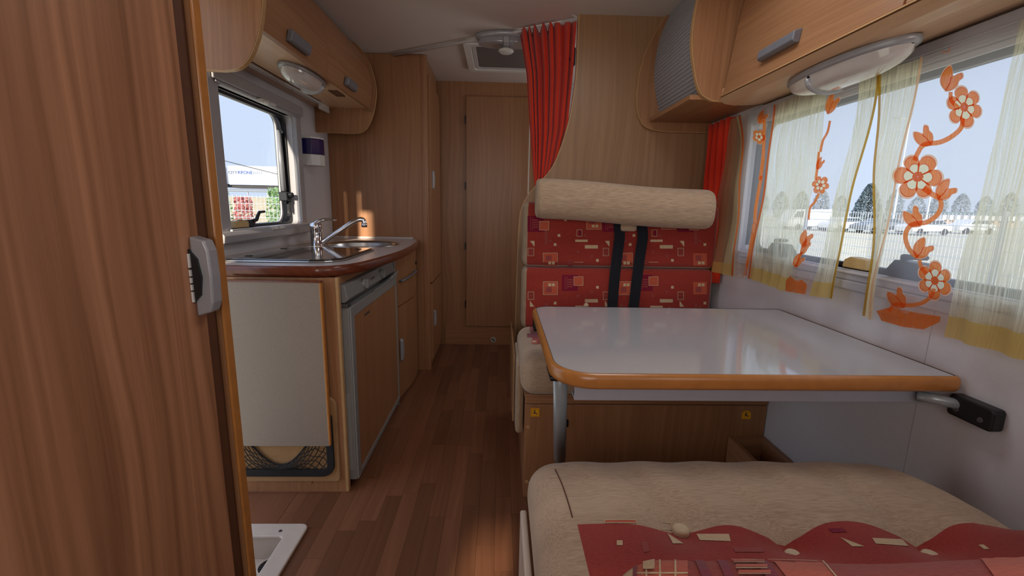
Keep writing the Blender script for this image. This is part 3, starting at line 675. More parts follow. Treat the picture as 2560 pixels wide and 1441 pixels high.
# kitchen base: near end panel and fridge bay, then the drawer unit
PX = -.578
t = thing('kitchen_unit', 'wooden kitchen base unit with end panel facing the entrance', 'cabinet', (-.8, 1.98, 0))
obj('end_panel', B(XL+.001, PX-.012, 1.60, 1.618, .0, ZW-TH-.001), 'wood', t)
obj('corner_strip', B(PX-.012, PX, 1.598, 1.62, 0, ZW-TH-.001), 'edge_pale', t, bevel=.003)
obj('top_rail', B(PX-.02, PX-.008, 1.62, 2.372, .822, ZW-TH-.001), 'wood_len', t)
obj('toe_board', B(PX-.05, PX-.035, 1.62, 2.36, 0, .05), 'strip_dark', t)
obj('plug', G().lathe([(.012, 0), (.011, -.002)], (-.73, 1.5995, .045), 'Y', 14), 'wood_x', t)
t2 = thing('folding_flap', 'grey speckled folding flap hanging at the near end of the kitchen', 'flap', (-.79, 1.57, .5))
obj('board', B(-.955, -.634, 1.568, 1.582, .213, .838), 'flapface', t2)
obj('edge_strip', B(-.634, -.626, 1.566, 1.584, .215, .838), 'edge', t2, bevel=.002)
obj('top_strip', B(-.955, -.626, 1.566, 1.584, .838, .845), 'edge_dark', t2, bevel=.002)
t = thing('storage_net', 'black cord net pocket on beige carpet below the folding flap', 'net', (-.8, 1.595, .1))
obj('carpet', G().prism(rrect(-1.04, -.607, .052, .40, [.035, .01, .01, .015]), 'Y', 1.588, 1.5995), 'felt', t, bevel=.003)
obj('net_frame', G().ring(rrect(-1.03, -.622, .078, .34, [.02, .02, .02, .05], 6), rrect(-1.0, -.650, .108, .32, [.015, .015, .015, .02], 6), 'Y', 1.578, 1.5875), 'net', t, bevel=.003)
g = G()
def netp(u, v):   # sagging pocket: u across, v up
    x = -1.0+.35*u; sag = .185*math.sin(math.pi*u)**1.2
    return Vector((x, 1.58-.012*math.sin(math.pi*u)*math.sin(math.pi*min(1, v)), .108+(.205-sag*1.0)*v))
for k in range(-6, 13):
    for s in (1, -1):
        pts = []
        for i in range(25):
            v = i/24; u = k/12+ s*v*.5 + (.0 if s > 0 else .5) + .012*math.sin(v*6*math.pi)*s
            if 0 <= u <= 1: pts.append(netp(u, v))
        if len(pts) > 2: g.tube(pts, .0016, 4, cap=False)
g.tube([netp(u, 1) for u in lins(0, 1, 20)], .003, 5)
nt_ = obj('net_mesh', g, 'net', t); nt_['kind'] = 'stuff'

# fridge
t = thing('fridge', 'built-in fridge with grey trimmed wood door and control panel with knobs', 'fridge', (-.7, 2.0, .03))
obj('body', B(-1.0, -.592, 1.635, 2.365, .03, .81), 'fridge', t)
pan = obj('control_panel', G().prism([(-.592, .752), (-.568, .752), (-.556, .765), (-.568, .818), (-.592, .82)], 'Y', 1.63, 2.368), 'fridge', t, bevel=.003)
for y in (1.845, 2.12):
    obj('knob', G().lathe([(.022, 0), (.021, .01), (.008, .011), (.0, .011)], (-.562, y, .789), 'X', 20), 'fridge_lt', pan, smooth=False)
    obj('knob_grip', B(-.553, -.543, y-.004, y+.004, .77, .808), 'fridge_lt', pan, bevel=.002)
g = G()
for i in range(8): g.box(-.5615, -.5605, 1.945+.008*i, 1.950+.008*i, .787, .793)
obj('control_print', g, 'mark', pan)
d = obj('door', B(-.588, -.553, 1.625, 2.368, .035, .735), 'fridge', t, bevel=.004)
obj('door_trim', G().ring(rrect(1.627, 2.366, .037, .737, .004, 2), rrect(1.665, 2.352, .06, .695, .004, 2), 'X', -.553, -.547), 'fridge_lt', d, bevel=.002)
obj('door_inlay', B(-.5535, -.5505, 1.665, 2.352, .06, .695), 'wood', d)
obj('grip_recess', G().prism([(1.623, .40), (1.6245, .40), (1.6245, .08), (1.623, .08)], 'X', -.583, -.565), 'fridge_lt', d)
obj('top_hinge', B(-.590, -.556, 1.618, 1.66, .736, .750), 'mark', d, bevel=.003)
obj('latch', G().prism([(1.95, .737), (2.36, .737), (2.365, .752), (2.25, .752), (2.16, .744), (1.97, .742)], 'X', -.556, -.54).tube([(-.538, 2.20, .752), (-.535, 2.30, .762), (-.537, 2.36, .764)], .006, 6), 'fridge_lt', d, bevel=.002)
obj('badge', B(-.5505, -.5497, 1.80, 1.87, .66, .668), 'mark', d)

# drawer unit with bowed fronts
t = thing('drawer_unit', 'bow-fronted wooden drawer and cupboard unit under the sink', 'cabinet', (-.7, 2.64, 0))
def bow(y): 
    s = min(1, max(0, (y-2.385)/(2.905-2.385))); return -.566+.038*math.sin(math.pi/2*min(1, s/.75)) - .014*max(0, s-.75)/.25
ys = lins(2.386, 2.905, 18)
bx = [(bow(y), y) for y in ys]
def bowed(z0, z1, off=0): return G().prism([(x+off, y) for x, y in bx] + [(-.60, 2.905), (-.60, 2.386)], 'Z', z0, z1)
dd = obj('drawer', bowed(.556, ZW-TH-.004), 'wood', t)
obj('handle', G().tube([(bow(y)+.016, y, .695+.012*k/7) for k, y in enumerate(lins(2.46, 2.75, 8))], .007, 8).box(bow(2.74)-.004, bow(2.74)+.018, 2.735, 2.752, .698, .714).box(bow(2.47)-.004, bow(2.47)+.016, 2.462, 2.475, .69, .702), 'handle', dd, smooth=True)
obj('lock', G().lathe([(.011, 0), (.011, .006), (.008, .007)], (bow(2.86), 2.86, .745), 'X', 14), 'black', dd)
dd = obj('door', bowed(.02, .550), 'wood', t)
g = G().prism([(bow(2.46), .235), (bow(2.46)+.016, .245), (bow(2.46)+.019, .30), (bow(2.46)+.016, .355), (bow(2.46), .365)], 'Y', 2.438, 2.472); obj('handle', g, 'silver', dd, bevel=.003)
obj('divider_strip', B(-.585, -.556, 2.371, 2.384, 0, ZW-TH-.002), 'fridge_lt', t, bevel=.002)
obj('plinth', G().prism([(x-.012, y) for x, y in bx] + [(-.60, 2.905), (-.60, 2.386)], 'Z', 0, .019), 'strip_dark', t)

# ================================================================ RIGHT SIDE
rp = [(XR-.001, 1.518), (.80, 1.522), (.765, 1.537), (.742, 1.562), (.722, 1.62), (.704, 1.70), (.70, 1.77), (.706, 1.85), (.722, 1.92), (.755, ZC-.002)]
rps = [rp[0]] + [(p.x, p.y) for p in smooth_poly([Vector((a, b, 0)) for a, b in rp[1:]], 4)]
rf = [(XR-.001, 1.486), (.80, 1.485), (.735, 1.495), (.69, 1.517), (.662, 1.565), (.650, 1.633), (.650, 1.70), (.659, 1.77), (.682, 1.855), (.74, 1.97), (.765, ZC-.002)]
rfs = [rf[0]] + [(p.x, p.y) for p in smooth_poly([Vector((a, b, 0)) for a, b in rf[1:]], 4)]
DY = 1.772
t = thing('overhead_cabinet', 'wooden overhead cabinet above the right window with grey roller shutter end', 'cabinet', (.9, 1.4, 1.5))
def flange(poly, y0, y1, nm):
    sp = obj(nm, G().prism(poly + [(XR-.001, ZC-.002)], 'Y', y0, y1), 'wood', t)
    g = G(); vs = []
    for (x, z) in poly: vs += [(x-.0022, y0-.001, z-.0012), (x-.0022, y1+.001, z-.0012)]
    g.add(vs, [(2*i, 2*i+1, 2*i+3, 2*i+2) for i in range(len(poly)-1)]); obj('edge_band', g, 'edge_pale', sp, solid=.003)
flange(rfs, 2.262, 2.284, 'end_panel'); flange(rps, DY, DY+.016, 'divider_panel')
def rinset(p, d): return [(x, z) for x, z in inset(p, -d)]
# roller shutter: one slat after another along the curved track
tr_ = [q for q in rinset(rps, -.028)] if False else [(x+.024, z+.006) for x, z in rps if z > 1.54]
L = [0]
for a, b in zip(tr_[:-1], tr_[1:]): L.append(L[-1]+math.hypot(b[0]-a[0], b[1]-a[1]))
def along(s):
    for i in range(len(L)-1):
        if L[i+1] >= s: k = (s-L[i])/(L[i+1]-L[i]); return Vector((tr_[i][0]+(tr_[i+1][0]-tr_[i][0])*k, tr_[i][1]+(tr_[i+1][1]-tr_[i][1])*k))
    return Vector(tr_[-1])
sl = .0155; k = 0
while (k+1)*sl < L[-1]:
    a, b = along(k*sl+.0008), along((k+1)*sl-.0008); q = (b-a).normalized(); nrm = Vector((-q.y, q.x))
    if nrm.x > 0: nrm = -nrm
    m_ = (a+b)/2
    obj('slat', G().prism([tuple(a-nrm*.004), tuple(b-nrm*.004), tuple(b+nrm*.0006), tuple(m_+nrm*.0022), tuple(a+nrm*.0006)], 'Y', DY+.018, 2.26), 'tambour', t)
    k += 1
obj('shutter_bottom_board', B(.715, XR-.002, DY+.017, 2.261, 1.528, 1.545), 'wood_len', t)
obj('inner_back', B(.80, XR-.002, DY+.017, 2.261, 1.546, ZC-.004), 'strip_dark', t)
for y0, y1, hy in ((.992, 1.752, (1.335, 1.515)), (.25, .986, (.55, .72))):
    dpp = [(.822, 1.538), (.828, 1.57), (.842, 1.68), (.858, 1.80), (.88, 1.92), (.90, ZC-.004), (.92, ZC-.004), (.90, 1.92), (.878, 1.80), (.862, 1.68), (.848, 1.57), (.842, 1.538)]
    d = obj('door', G().prism(dpp, 'Y', y0, y1), 'wood_len', t, bevel=.002)
    obj('lower_lip', G().prism([(.812, 1.530), (.822, 1.5385), (.845, 1.5385), (.845, 1.530)], 'Y', y0-.004, y1+.002), 'edge_pale', d)  # lip coloured pale to paint in the highlight along the door bottom
    obj('handle', G().prism([(.83, 1.582), (.816, 1.583), (.809, 1.59), (.812, 1.614), (.836, 1.622)], 'Y', hy[0], hy[1]), 'handle', d, bevel=.003)
obj('bottom_beam', G().prism([(.815, 1.527), (.83, 1.518), (.845, 1.510), (.88, 1.506), (.96, 1.510), (XR-.001, 1.521), (XR-.001, 1.565), (.83, 1.565), (.83, 1.53)], 'Y', .22, DY-.001), 'wood_uplit_len', t)
obj('carcass', G().prism([(.90, 1.566), (XR-.001, 1.566), (XR-.001, ZC-.004), (.935, ZC-.004)], 'Y', .22, DY-.001), 'wood_len', t)
oval_lamp('window_lamp', 'oval silver lamp under the right overhead cabinet above the sheer curtains', .908, 1.255, 1.5065, .215, .062, split=.36)

# ---------------------------------------------------------------- decals projected on cloth surfaces
from mathutils.bvhtree import BVHTree
def bvh(*gs):
    v, f = [], []
    for g in gs: n = len(v); v += [Vector(q) for q in g.v]; f += [tuple(i+n for i in q) for q in g.f]
    return BVHTree.FromPolygons(v, f)
CAMP = Vector((0, 0, CAMZ))
def hit(tree, px, py, lift):
    d = ray(px, py).normalized(); h, nrm, i, dist = tree.ray_cast(CAMP, d)
    if h is None: return None
    if nrm.dot(d) > 0: nrm = -nrm
    return h + nrm*lift
def quad_on(g, tree, q, mi, lift=.0012, n=3):
    """bilinear patch with image-space corners q laid on the cloth"""
    pts = []
    for j in range(n+1):
        for i in range(n+1):
            u, v = i/n, j/n
            x = (q[0][0]*(1-u)+q[1][0]*u)*(1-v)+(q[3][0]*(1-u)+q[2][0]*u)*v
            y = (q[0][1]*(1-u)+q[1][1]*u)*(1-v)+(q[3][1]*(1-u)+q[2][1]*u)*v
            p = hit(tree, x, y, lift)
            if p is None:
                for k in range(1, 30):
                    p = hit(tree, x, y+2*k, lift)
                    if p: break
            if p is None: return
            pts.append(p)
    g.add(pts, [(j*(n+1)+i, j*(n+1)+i+1, (j+1)*(n+1)+i+1, (j+1)*(n+1)+i) for j in range(n) for i in range(n)], mi)
def poly_on(g, tree, pts, mi, lift=.0012, center=None):
    P = [hit(tree, x, y, lift) for x, y in pts]
    cx = sum(p[0] for p in pts)/len(pts) if center is None else center[0]; cy = sum(p[1] for p in pts)/len(pts) if center is None else center[1]
    c = hit(tree, cx, cy, lift)
    if c is None or any(p is None for p in P): return
    n = len(P); g.add(P+[c], [(i, (i+1) % n, n) for i in range(n)], mi)
def ribbon_on(g, tree, pts, w, mi, lift=.0012, n=4):
    P = smooth_poly([Vector((x, y, 0)) for x, y in pts], n); out = []
    for i, p in enumerate(P):
        d = (P[min(i+1, len(P)-1)]-P[max(i-1, 0)]).normalized(); nn = Vector((-d.y, d.x, 0))
        ww = w if not isinstance(w, (list, tuple)) else w[0]+(w[1]-w[0])*i/(len(P)-1)
        a, b = hit(tree, p.x+nn.x*ww, p.y+nn.y*ww, lift), hit(tree, p.x-nn.x*ww, p.y-nn.y*ww, lift)
        if a is None or b is None: return
        out += [a, b]
    g.add(out, [(2*i, 2*i+1, 2*i+3, 2*i+2) for i in range(len(P)-1)], mi)
PRINT = ['t_cream', 't_mauve', 't_maroon', 't_orange']
class Print:
    """upholstery motifs given in a local picture frame (ox, oy, s) and laid on the cushion"""
    def __init__(s, tree, ox, oy, k): s.t, s.ox, s.oy, s.k = tree, ox, oy, k; s.g = G()
    def q(s, pts): return [(s.ox+x*s.k, s.oy+y*s.k) for x, y in pts]
    def rect(s, x0, y0, x1, y1, mi, lift=.001): quad_on(s.g, s.t, s.q([(x0, y0), (x1, y0), (x1, y1), (x0, y1)]), mi, lift, max(3, min(16, int((y1-y0)*s.k/9))))
    def quad(s, pts, mi, lift=.001): quad_on(s.g, s.t, s.q(pts), mi, lift, max(3, min(18, int((pts[2][1]-pts[0][1])*s.k/9))))
    def tri(s, a, b, c, mi=0): quad_on(s.g, s.t, s.q([a, b, c, c]), mi, .001)
    def frame(s, x0, y0, x1, y1, w=3, mi=0):
        for r_ in ((x0, y0, x1, y0+w), (x0, y1-w, x1, y1), (x0, y0+w, x0+w, y1-w), (x1-w, y0+w, x1, y1-w)): s.rect(*r_, mi, .0018)
    def tile(s, dx, dy, flip=False, keep=lambda x, y: True):
        H = 470
        def Y(a, b): return (dy+a, dy+b) if not flip else (dy+H-b, dy+H-a)
        def r_(x0, y0, x1, y1, mi, lift=.001):
            a, b = Y(y0, y1)
            if keep(dx+x0, a) and keep(dx+x1, b): s.rect(dx+x0, a, dx+x1, b, mi, lift)
        def f_(x0, y0, x1, y1):
            a, b = Y(y0, y1)
            if keep(dx+x0, a) and keep(dx+x1, b): s.frame(dx+x0, a, dx+x1, b)
        def t_(x0, y0, x1, y1):
            a, b = Y(y0, y1)
            if keep(dx+x0, a) and keep(dx+x1, b):
                if flip: s.tri((dx+x0, a), (dx+x1, b), (dx+x0, b))
                else: s.tri((dx+x0, a), (dx+x1, a), (dx+x1, b))
        for k, (x, y) in enumerate(((22, 5), (290, 325))):          # maroon block with an orange square
            r_(x, y, x+125, y+125, 2); f_(x+92, y+40, x+168, y+112); r_(x+92, y+40, x+168, y+112, 3, .0015)
            for i in range(4): r_(x+45, y+28+i*18, x+85, y+38+i*18, 1, .0016)
            r_(x+22, y+12, x+27, y+110, 1, .0016); r_(x+37, y+12, x+42, y+110, 1, .0016)
        for x, y in ((142, 293), (482, 5)):                          # framed square with two cream dots
            f_(x, y, x+115, y+105); r_(x+4, y+4, x+111, y+101, 3, .0013); r_(x+22, y+20, x+68, y+62, 1, .0016)
            r_(x+42, y+68, x+64, y+90, 0, .002); r_(x+70, y+68, x+92, y+90, 0, .002)
        for x, y in ((308, 25), (257, 147), (227, 218), (558, 342)): r_(x, y, x+21, y+21, 0)
        for x, y in ((459, 147), (515, 308), (190, 190), (405, 275)): r_(x, y, x+21, y+20, 1)
        r_(155, 115, 178, 228, 1)
        t_(40, 200, 76, 247); f_(24, 255, 72, 318)
        for i in range(3): r_(28, 263+i*19, 68, 273+i*19, 1, .0016)
        r_(395, 190, 492, 208, 0); r_(470, 233, 572, 260, 0)
        f_(405, 112, 448, 165); r_(424, 118, 444, 158, 2, .0016)
    def done(s, par):
        o = obj('woven_motifs', s.g, PRINT, par); o['kind'] = 'stuff'

# ---------------------------------------------------------------- far bench
t = thing('bench_base', 'wooden base of the forward facing bench behind the table', 'bench', (.56, 1.95, 0))
fy = 1.563
obj('front_panel', B(.104, XR-.002, fy, fy+.018, .002, .388), 'wood', t, bevel=.002)
obj('upper_rail', B(.104, XR-.002, fy-.002, fy+.018, .392, .414), 'wood_x', t, bevel=.002)
obj('seat_board', B(.100, XR-.002, fy-.006, 2.28, .416, .430), 'wood_x', t, bevel=.002)
obj('side_panel', B(.104, .12, fy+.019, 2.28, .002, .414), 'wood', t)
obj('dark_groove', B(.106, XR-.004, fy+.004, fy+.016, .386, .394), 'strip_dark', t)
for z in (.297, .068): obj('screw_cap', G().lathe([(.0075, 0), (.006, -.003)], (.118, fy, z), 'Y', 12), 'edge_pale', t)
obj('keyhole', G().prism(rrect(.256, .268, .298, .33, .006, 4), 'Y', fy-.0025, fy), 'black', t)
bb = t
def sticker(cx, cz, arch, label):
    t = thing('seat_sticker', label, 'sticker', (cx, fy, cz))
    s_ = .017
    poly = rrect(cx-s_, cx+s_, cz-s_, cz+s_, .002, 2) if not arch else rrect(cx-s_, cx+s_, cz-s_, cz+s_, [.017, .017, .001, .001], 6)
    obj('paper', G().prism(poly, 'Y', fy-.0016, fy-.0002), 'yellow', t)
    g = G()
    if not arch: g.ring(rrect(cx-s_+.002, cx+s_-.002, cz-s_+.002, cz+s_-.002, .001, 2), rrect(cx-s_+.0035, cx+s_-.0035, cz-s_+.0035, cz+s_-.0035, .001, 2), 'Y', fy-.0021, fy-.0016)
    g2 = G()
    def pq(pts): g2.prism([(cx+a, cz+b) for a, b in pts], 'Y', fy-.0022, fy-.0016)
    g2.lathe([(.0026, 0), (.0026, -.0006)], (cx-.002, fy-.0016, cz+.0085), 'Y', 12)
    pq([(-.0045, .005), (-.0005, .006), (.001, -.001), (-.004, -.002)])
    pq([(-.0045, -.001), (.005, -.0015), (.006, -.0045), (-.004, -.0045)]); pq([(.004, -.003), (.0068, -.003), (.0068, -.0095), (.0045, -.0095)]); pq([(-.007, .003), (-.0052, .003), (-.0035, -.006), (-.0055, -.006)])
    if g.v: obj('border', g, 'edge', t)
    obj('pictogram', g2, 'mark', t)
sticker(.141, .357, False, 'square yellow seat sticker on the left end of the bench front')
sticker(.946, .352, True, 'arched yellow seat sticker on the right end of the bench front')
t = thing('aisle_pad', 'beige upholstered pad hanging on the aisle side of the far bench', 'pad', (.08, 1.75, .36))
pg = rbox(.070, .100, 1.615, 1.90, .24, .53, .014, 2, 6, 6, 3)
weld(obj('cover', pg, 'beige_z', t))
single('side_board', B(.060, .068, 1.70, 2.25, .25, .53), 'wood_pale', 'narrow pale wooden board beside the beige aisle pad', 'board', bevel=.002)

def cushion_two(par, gfun, label_red=None):
    ga = gfun(lambda c, s: 0); return ga
def two_tone(par, fn, is_red, mat_b='beige', mat_r='red', n1='border', n2='red_panel'):
    gb = fn(lambda c, s: None if is_red(c, s) else 0); gr = fn(lambda c, s: 0 if is_red(c, s) else None)
    ob = weld(obj(n1, gb, mat_b, par)); orr = weld(obj(n2, gr, mat_r, par)); return gb, gr, ob, orr
# seat cushion
t = thing('seat_cushion', 'beige bordered red seat cushion on the far bench behind the table', 'cushion', (.55, 1.76, .43))
fn = lambda pick: rbox(.082, 1.015, 1.515, 1.985, .432, .585, .055, 12, 8, 3, 5, deform=lambda w, q, h: Vector((w.x, w.y, w.z+(.01*(1-(q[0]/h.x)**2)*(1-(q[1]/h.y)**2) if q[2] > 0 else 0))), pick=pick)
gb, gr, o1, o2 = two_tone(t, fn, lambda c, s: s == 'z1' and c.x > .13 and c.y > 1.65 and c.x < .98)
pr = Print(bvh(gb, gr), 1260, 420, .3192)
pr.rect(182, 1300, 262, 1330, 2); pr.rect(215, 1352, 262, 1380, 3); pr.rect(222, 1358, 250, 1370, 0, .002); pr.done(t)
# backrest cushions
def back(z0, z1, label, flip, oy0):
    t = thing('backrest_cushion', label, 'cushion', (.55, 2.05, z0))
    def df(w, q, h):
        k = .006*(1-(q[0]/h.x)**4)*(1-(q[2]/h.z)**2)
        for bx_, bz_ in BUT:
            k -= .012*math.exp(-((w.x-bx_)**2+(w.z-bz_)**2)/.0007)
        return Vector((w.x, w.y-(k if q[1] < 0 else 0), w.z))
    fn = lambda pick: rbox(.104, .985, 2.0, 2.115, z0, z1, .03, 26, 3, 10, 4, deform=df, pick=pick)
    gb, gr, o1, o2 = two_tone(t, fn, lambda c, s: (s == 'y0' and c.x > .128) or (s == 'z1' and c.x > .128 and c.y < 2.1), mat_b='beige_z')
    tree = bvh(gb, gr); pr = Print(tree, 1260, 420, .3192)
    lo, hi = oy0
    def keep(x, y): return lo < y < hi and 165 < x < 1590
    for dx in (163, 750, 1335): pr.tile(dx, 372 if not flip else 818, flip, keep)
    pr.done(t); return t
BUT = []
back(.847, 1.135, 'upper red patterned backrest cushion on the far bench', False, (375, 815))
BUT = [(.401, .672), (.79, .655)]
tb = back(.556, .845, 'lower red patterned backrest cushion on the far bench, just above the table', True, (830, 1230))
for bx_, bz_ in BUT: obj('button', G().lathe([(.0, -.008), (.008, -.007), (.0115, -.002), (.0115, .004)], (bx_, 2.001, bz_), 'Y', 16, close=False), 'button', tb, smooth=True)
# bolster
t = thing('head_bolster', 'long beige padded head bolster along the top of the far backrest', 'bolster', (.54, 1.98, 1.14))
def bol(u, v):
    e = min(1, min(u, 1-u)/.045); k = math.sqrt(max(0, 1-(1-e)**2)); k = .80+.20*k
    a = 2*math.pi*v; c, q = math.cos(a), math.sin(a)
    x = .150+.751*u; z0 = 1.150-.037*u + .003*math.sin(u*7)
    return (x, 1.930+.066*k*math.copysign(abs(c)**.8, c), z0+.0835*k*math.copysign(abs(q)**.8, q))
ub = [0, .003, .008, .016, .03, .045] + lins(.08, .92, 14) + [.955, .97, .984, .992, .997, 1]
g = G().grid(bol, ub, lins(0, 1, 37)); n = len(ub)
for i in (0, n-1): g.f.append(tuple(j*n+i for j in range(36))); g.m.append(0)
weld(obj('cover', g, 'beige', t))
obj('end_piping', G().tube([Vector(bol(.012, a)) for a in lins(0, 1, 37)], .0028, 6), 'beige_z', t, smooth=True)
# belts
for nm, pts, lab in (('a', [(1546, 556), (1549, 590), (1543, 640), (1536, 700), (1531, 768)], 'black seat belt strap on the red backrest, the left of the two'), ('b', [(1603, 556), (1607, 590), (1600, 640), (1592, 700), (1584, 768)], 'black seat belt strap on the red backrest, the right of the two')):
    P3 = smooth_poly([on_y(x, y, 1.983) for x, y in pts], 4); P3.append(P3[-1]+Vector((0, -.04, -.08)))
    t = thing('seat_belt', lab, 'belt', tuple(P3[0]))
    g = G(); vs = []
    for p in P3: vs += [(p.x-.0235, p.y, p.z), (p.x-.012, p.y-.002, p.z), (p.x+.012, p.y-.002, p.z), (p.x+.0235, p.y, p.z)]
    g.add(vs, [(4*i+k, 4*i+k+1, 4*i+k+5, 4*i+k+4) for i in range(len(P3)-1) for k in range(3)])
    obj('webbing', g, 'strap', t, solid=.002)
    p = P3[0]; obj('slot_guide', B(p.x-.027, p.x+.027, 1.972, 1.998, p.z-.006, p.z+.02), 'black', t, bevel=.004)
single('belt_pad', rbox(.532, .604, 1.968, 1.996, 1.015, 1.07, .012, 3, 2, 3, 3), 'beige', 'small cream loop pad between the two black belts', 'pad', smooth=True)
t = thing('belt_buckle', 'black belt buckle with orange button at the left end of the far seat', 'buckle', (.15, 1.86, .59))
obj('housing', B(.145, .175, 1.80, 1.86, .602, .65), 'black', t, bevel=.006)
obj('button', B(.147, .173, 1.82, 1.85, .651, .668), 'applique_dk' if False else 'edge', t, bevel=.003)

# ---------------------------------------------------------------- table
t = thing('dining_table', 'white topped dinette table with rounded orange edge and silver leg', 'table', (.57, 1.2, 0))
ol = rrect(.128, 1.010, .908, 1.552, [.012, .045, .085, .008], 8)
obj('top', G().prism(ol, 'Z', .734, .7665), 'laminate', t)
def offset_loop(l, d):
    out = []; n = len(l)
    for i in range(n):
        a, b = Vector(l[i-1]), Vector(l[(i+1) % n]); q = (b-a).normalized(); out.append((l[i][0]+q.y*d, l[i][1]-q.x*d))
    return out
g = G(); n = len(ol); m = 8
for k in range(m+1):
    th = math.pi*k/m; lp = offset_loop(ol, .0005+.0115*math.sin(th)**.7)
    z = .750+.0175*math.cos(th)
    g.v += [(x, y, z) for x, y in lp]
for k in range(m): g.f += [(k*n+i, k*n+(i+1) % n, (k+1)*n+(i+1) % n, (k+1)*n+i) for i in range(n)]
g.m = [0]*len(g.f); obj('edge', g, 'edge', t, smooth=True)
obj('edge_line', G().ring(offset_loop(ol, .0012), offset_loop(ol, -.0012), 'Z', .7666, .7672), 'mark', t)
obj('apron', G().box(.172, .985, .940, .945, .690, .733).box(.172, .985, .945, .985, .690, .695), 'alu', t, bevel=.002)
obj('leg', G().tube([(.150, 1.02, .733), (.183, 1.19, .395)], [.018, .0175], 20), 'leg', t, smooth=True)
obj('leg_foot', G().tube([(.1835, 1.193, .394), (.216, 1.36, .004)], .013, 14), 'black', t, smooth=True)
obj('leg_bracket', B(.12, .19, .97, 1.06, .722, .733), 'black', t, bevel=.003)
obj('wall_arm', G().tube([(.95, .93, .712), (.975, .91, .712), (1.008, .885, .710)], .012, 12), 'leg', t, smooth=True)
t = thing('wall_bracket', 'black plastic table bracket screwed to the right wall', 'bracket', (XR, .86, .7))
obj('housing', G().prism(rrect(.812, .905, .683, .731, .008, 3), 'X', XR-.028, XR-.0005), 'black', t, bevel=.004)
for y in (.835, .885): obj('screw', G().lathe([(.006, 0), (.005, -.002)], (XR-.028, y, .70), 'X', 12), 'mark', t)
obj('wall_seam', B(XR-.0008, XR+.001, .999, 1.0, 0, .894), 'frame', wr)
t = thing('wall_locker', 'low dark wooden box along the right wall under the table', 'box', (.97, 1.4, 0))
obj('near_side', B(.885, .90, 1.12, 1.56, .002, .265), 'wood_len', t); obj('wall_side', B(1.0, XR-.002, 1.12, 1.56, .002, .265), 'wood_len', t)
obj('cross_bar', B(.90, 1.0, 1.53, 1.56, .002, .265), 'wood_x', t); obj('end_board', B(.90, 1.0, 1.12, 1.135, .002, .25), 'wood_x', t); obj('inner_base', B(.90, 1.0, 1.135, 1.53, .10, .115), 'wood_len', t)

# ---------------------------------------------------------------- near bench
t = thing('bench_base', 'base of the near bench with pale grey side board', 'bench', (.55, .5, 0))
obj('box', B(.09, XR-.002, .2, .84, .002, .42), 'wood', t)
obj('side_board', B(.052, .066, .18, .87, .002, .468), 'tray', t, bevel=.004)
BT = [(.331, .706), (.505, .675), (.745, .675)]
YB0 = .705
def dfn(w, q, h):
    z = w.z; y = w.y; x = w.x
    if q[2] > 0:
        k = .014*(1-abs(q[0]/h.x)**2.5)*(1-abs(q[1]/h.y)**4)
        for bx_, by_ in BT:
            d2 = (x-bx_)**2+(y-by_)**2
            k -= .026*math.exp(-d2/.0042)
            if y > by_: k -= .012*math.exp(-((x-bx_+.22*(y-by_))/.012)**2)*math.exp(-((y-by_)/.10)**2)
        k += .003*math.sin(x*46+y*20)*math.exp(-((y-.84)/.1)**2)
        z += k
        s_ = 0
        for bx_, by_ in BT[1:]: s_ -= .026*math.exp(-((x-bx_)/.06)**2)
        y += s_*math.exp(-((y-YB0)/.06)**2)
    # the wall end of the cushion is cut to a big radius
    if x > .80 and y > .70:
        f = ((x-.80)/.215); y -= .17*f*f*min(1, (y-.70)/.2)
        z -= .05*f*f*f
    return Vector((x, y, z))
t = thing('seat_cushion', 'near seat cushion with beige front border and buttoned red centre', 'cushion', (.55, .58, .43))
def fnn(pick):
    return rbox(.068, 1.012, .24, .945, .425, .56, .062, 60, 36, 3, 6, deform=dfn, pick=pick)
gb, gr, o1, o2 = two_tone(t, fnn, lambda c, s: s == 'z1' and c.x > .147 and c.y < YB0)
for bx_, by_ in BT:
    w = dfn(Vector((bx_, by_, .56)), Vector((bx_-.54, by_-.5925, .0675)), Vector((.472, .3525, .0675)))
    obj('button', G().lathe([(.0, .0062), (.009, .006), (.0135, .004), (.015, .0005), (.0145, -.006)], (w.x, w.y-.005, w.z+.0075), 'Z', 18, close=False), 'button', t, smooth=True)
tree = bvh(gb, gr)
pts = [hit(tree, x, y, .0005) for x, y in ((1372, 1151), (1388, 1175), (1404, 1210), (1418, 1250), (1431, 1295))]
pts = [p for p in pts if p]
if len(pts) > 2: obj('seam', G().tube(smooth_poly(pts, 4), .0013, 6), 'strip_dark', t, smooth=True)
pr = Print(tree, 1260, 1100, .5078)
pr.frame(495, 396, 652, 414, 3); pr.rect(498, 399, 649, 411, 3); pr.rect(555, 498, 584, 522, 0)
pr.tri((803, 462), (884, 514), (832, 514)); pr.quad([(948, 466), (1108, 466), (1116, 502), (965, 497)], 0); pr.quad([(1125, 533), (1270, 533), (1280, 556), (1140, 556)], 1)
pr.tri((1655, 482), (1776, 528), (1715, 528)); pr.quad([(1812, 486), (1960, 492), (1990, 526), (1830, 514)], 0); pr.quad([(675, 505), (705, 503), (718, 552), (688, 558)], 1); pr.frame(775, 408, 828, 446, 3)
pr.quad([(1595, 440), (1665, 436), (1690, 456), (1618, 460)], 2); pr.quad([(2335, 520), (2360, 518), (2390, 540), (2365, 542)], 0)
pr.done(t)
t = thing('backrest_cushion', 'near red backrest cushion top at the bottom of the view', 'cushion', (.55, .24, .56))
def dfk(w, q, h):
    return Vector((w.x, w.y, w.z - .0035*math.exp(-((w.x-.30)/.07)**2) + .002*math.exp(-((w.x-.45)/.09)**2) - .012*max(0, (q[0]/h.x)-.2)**2))
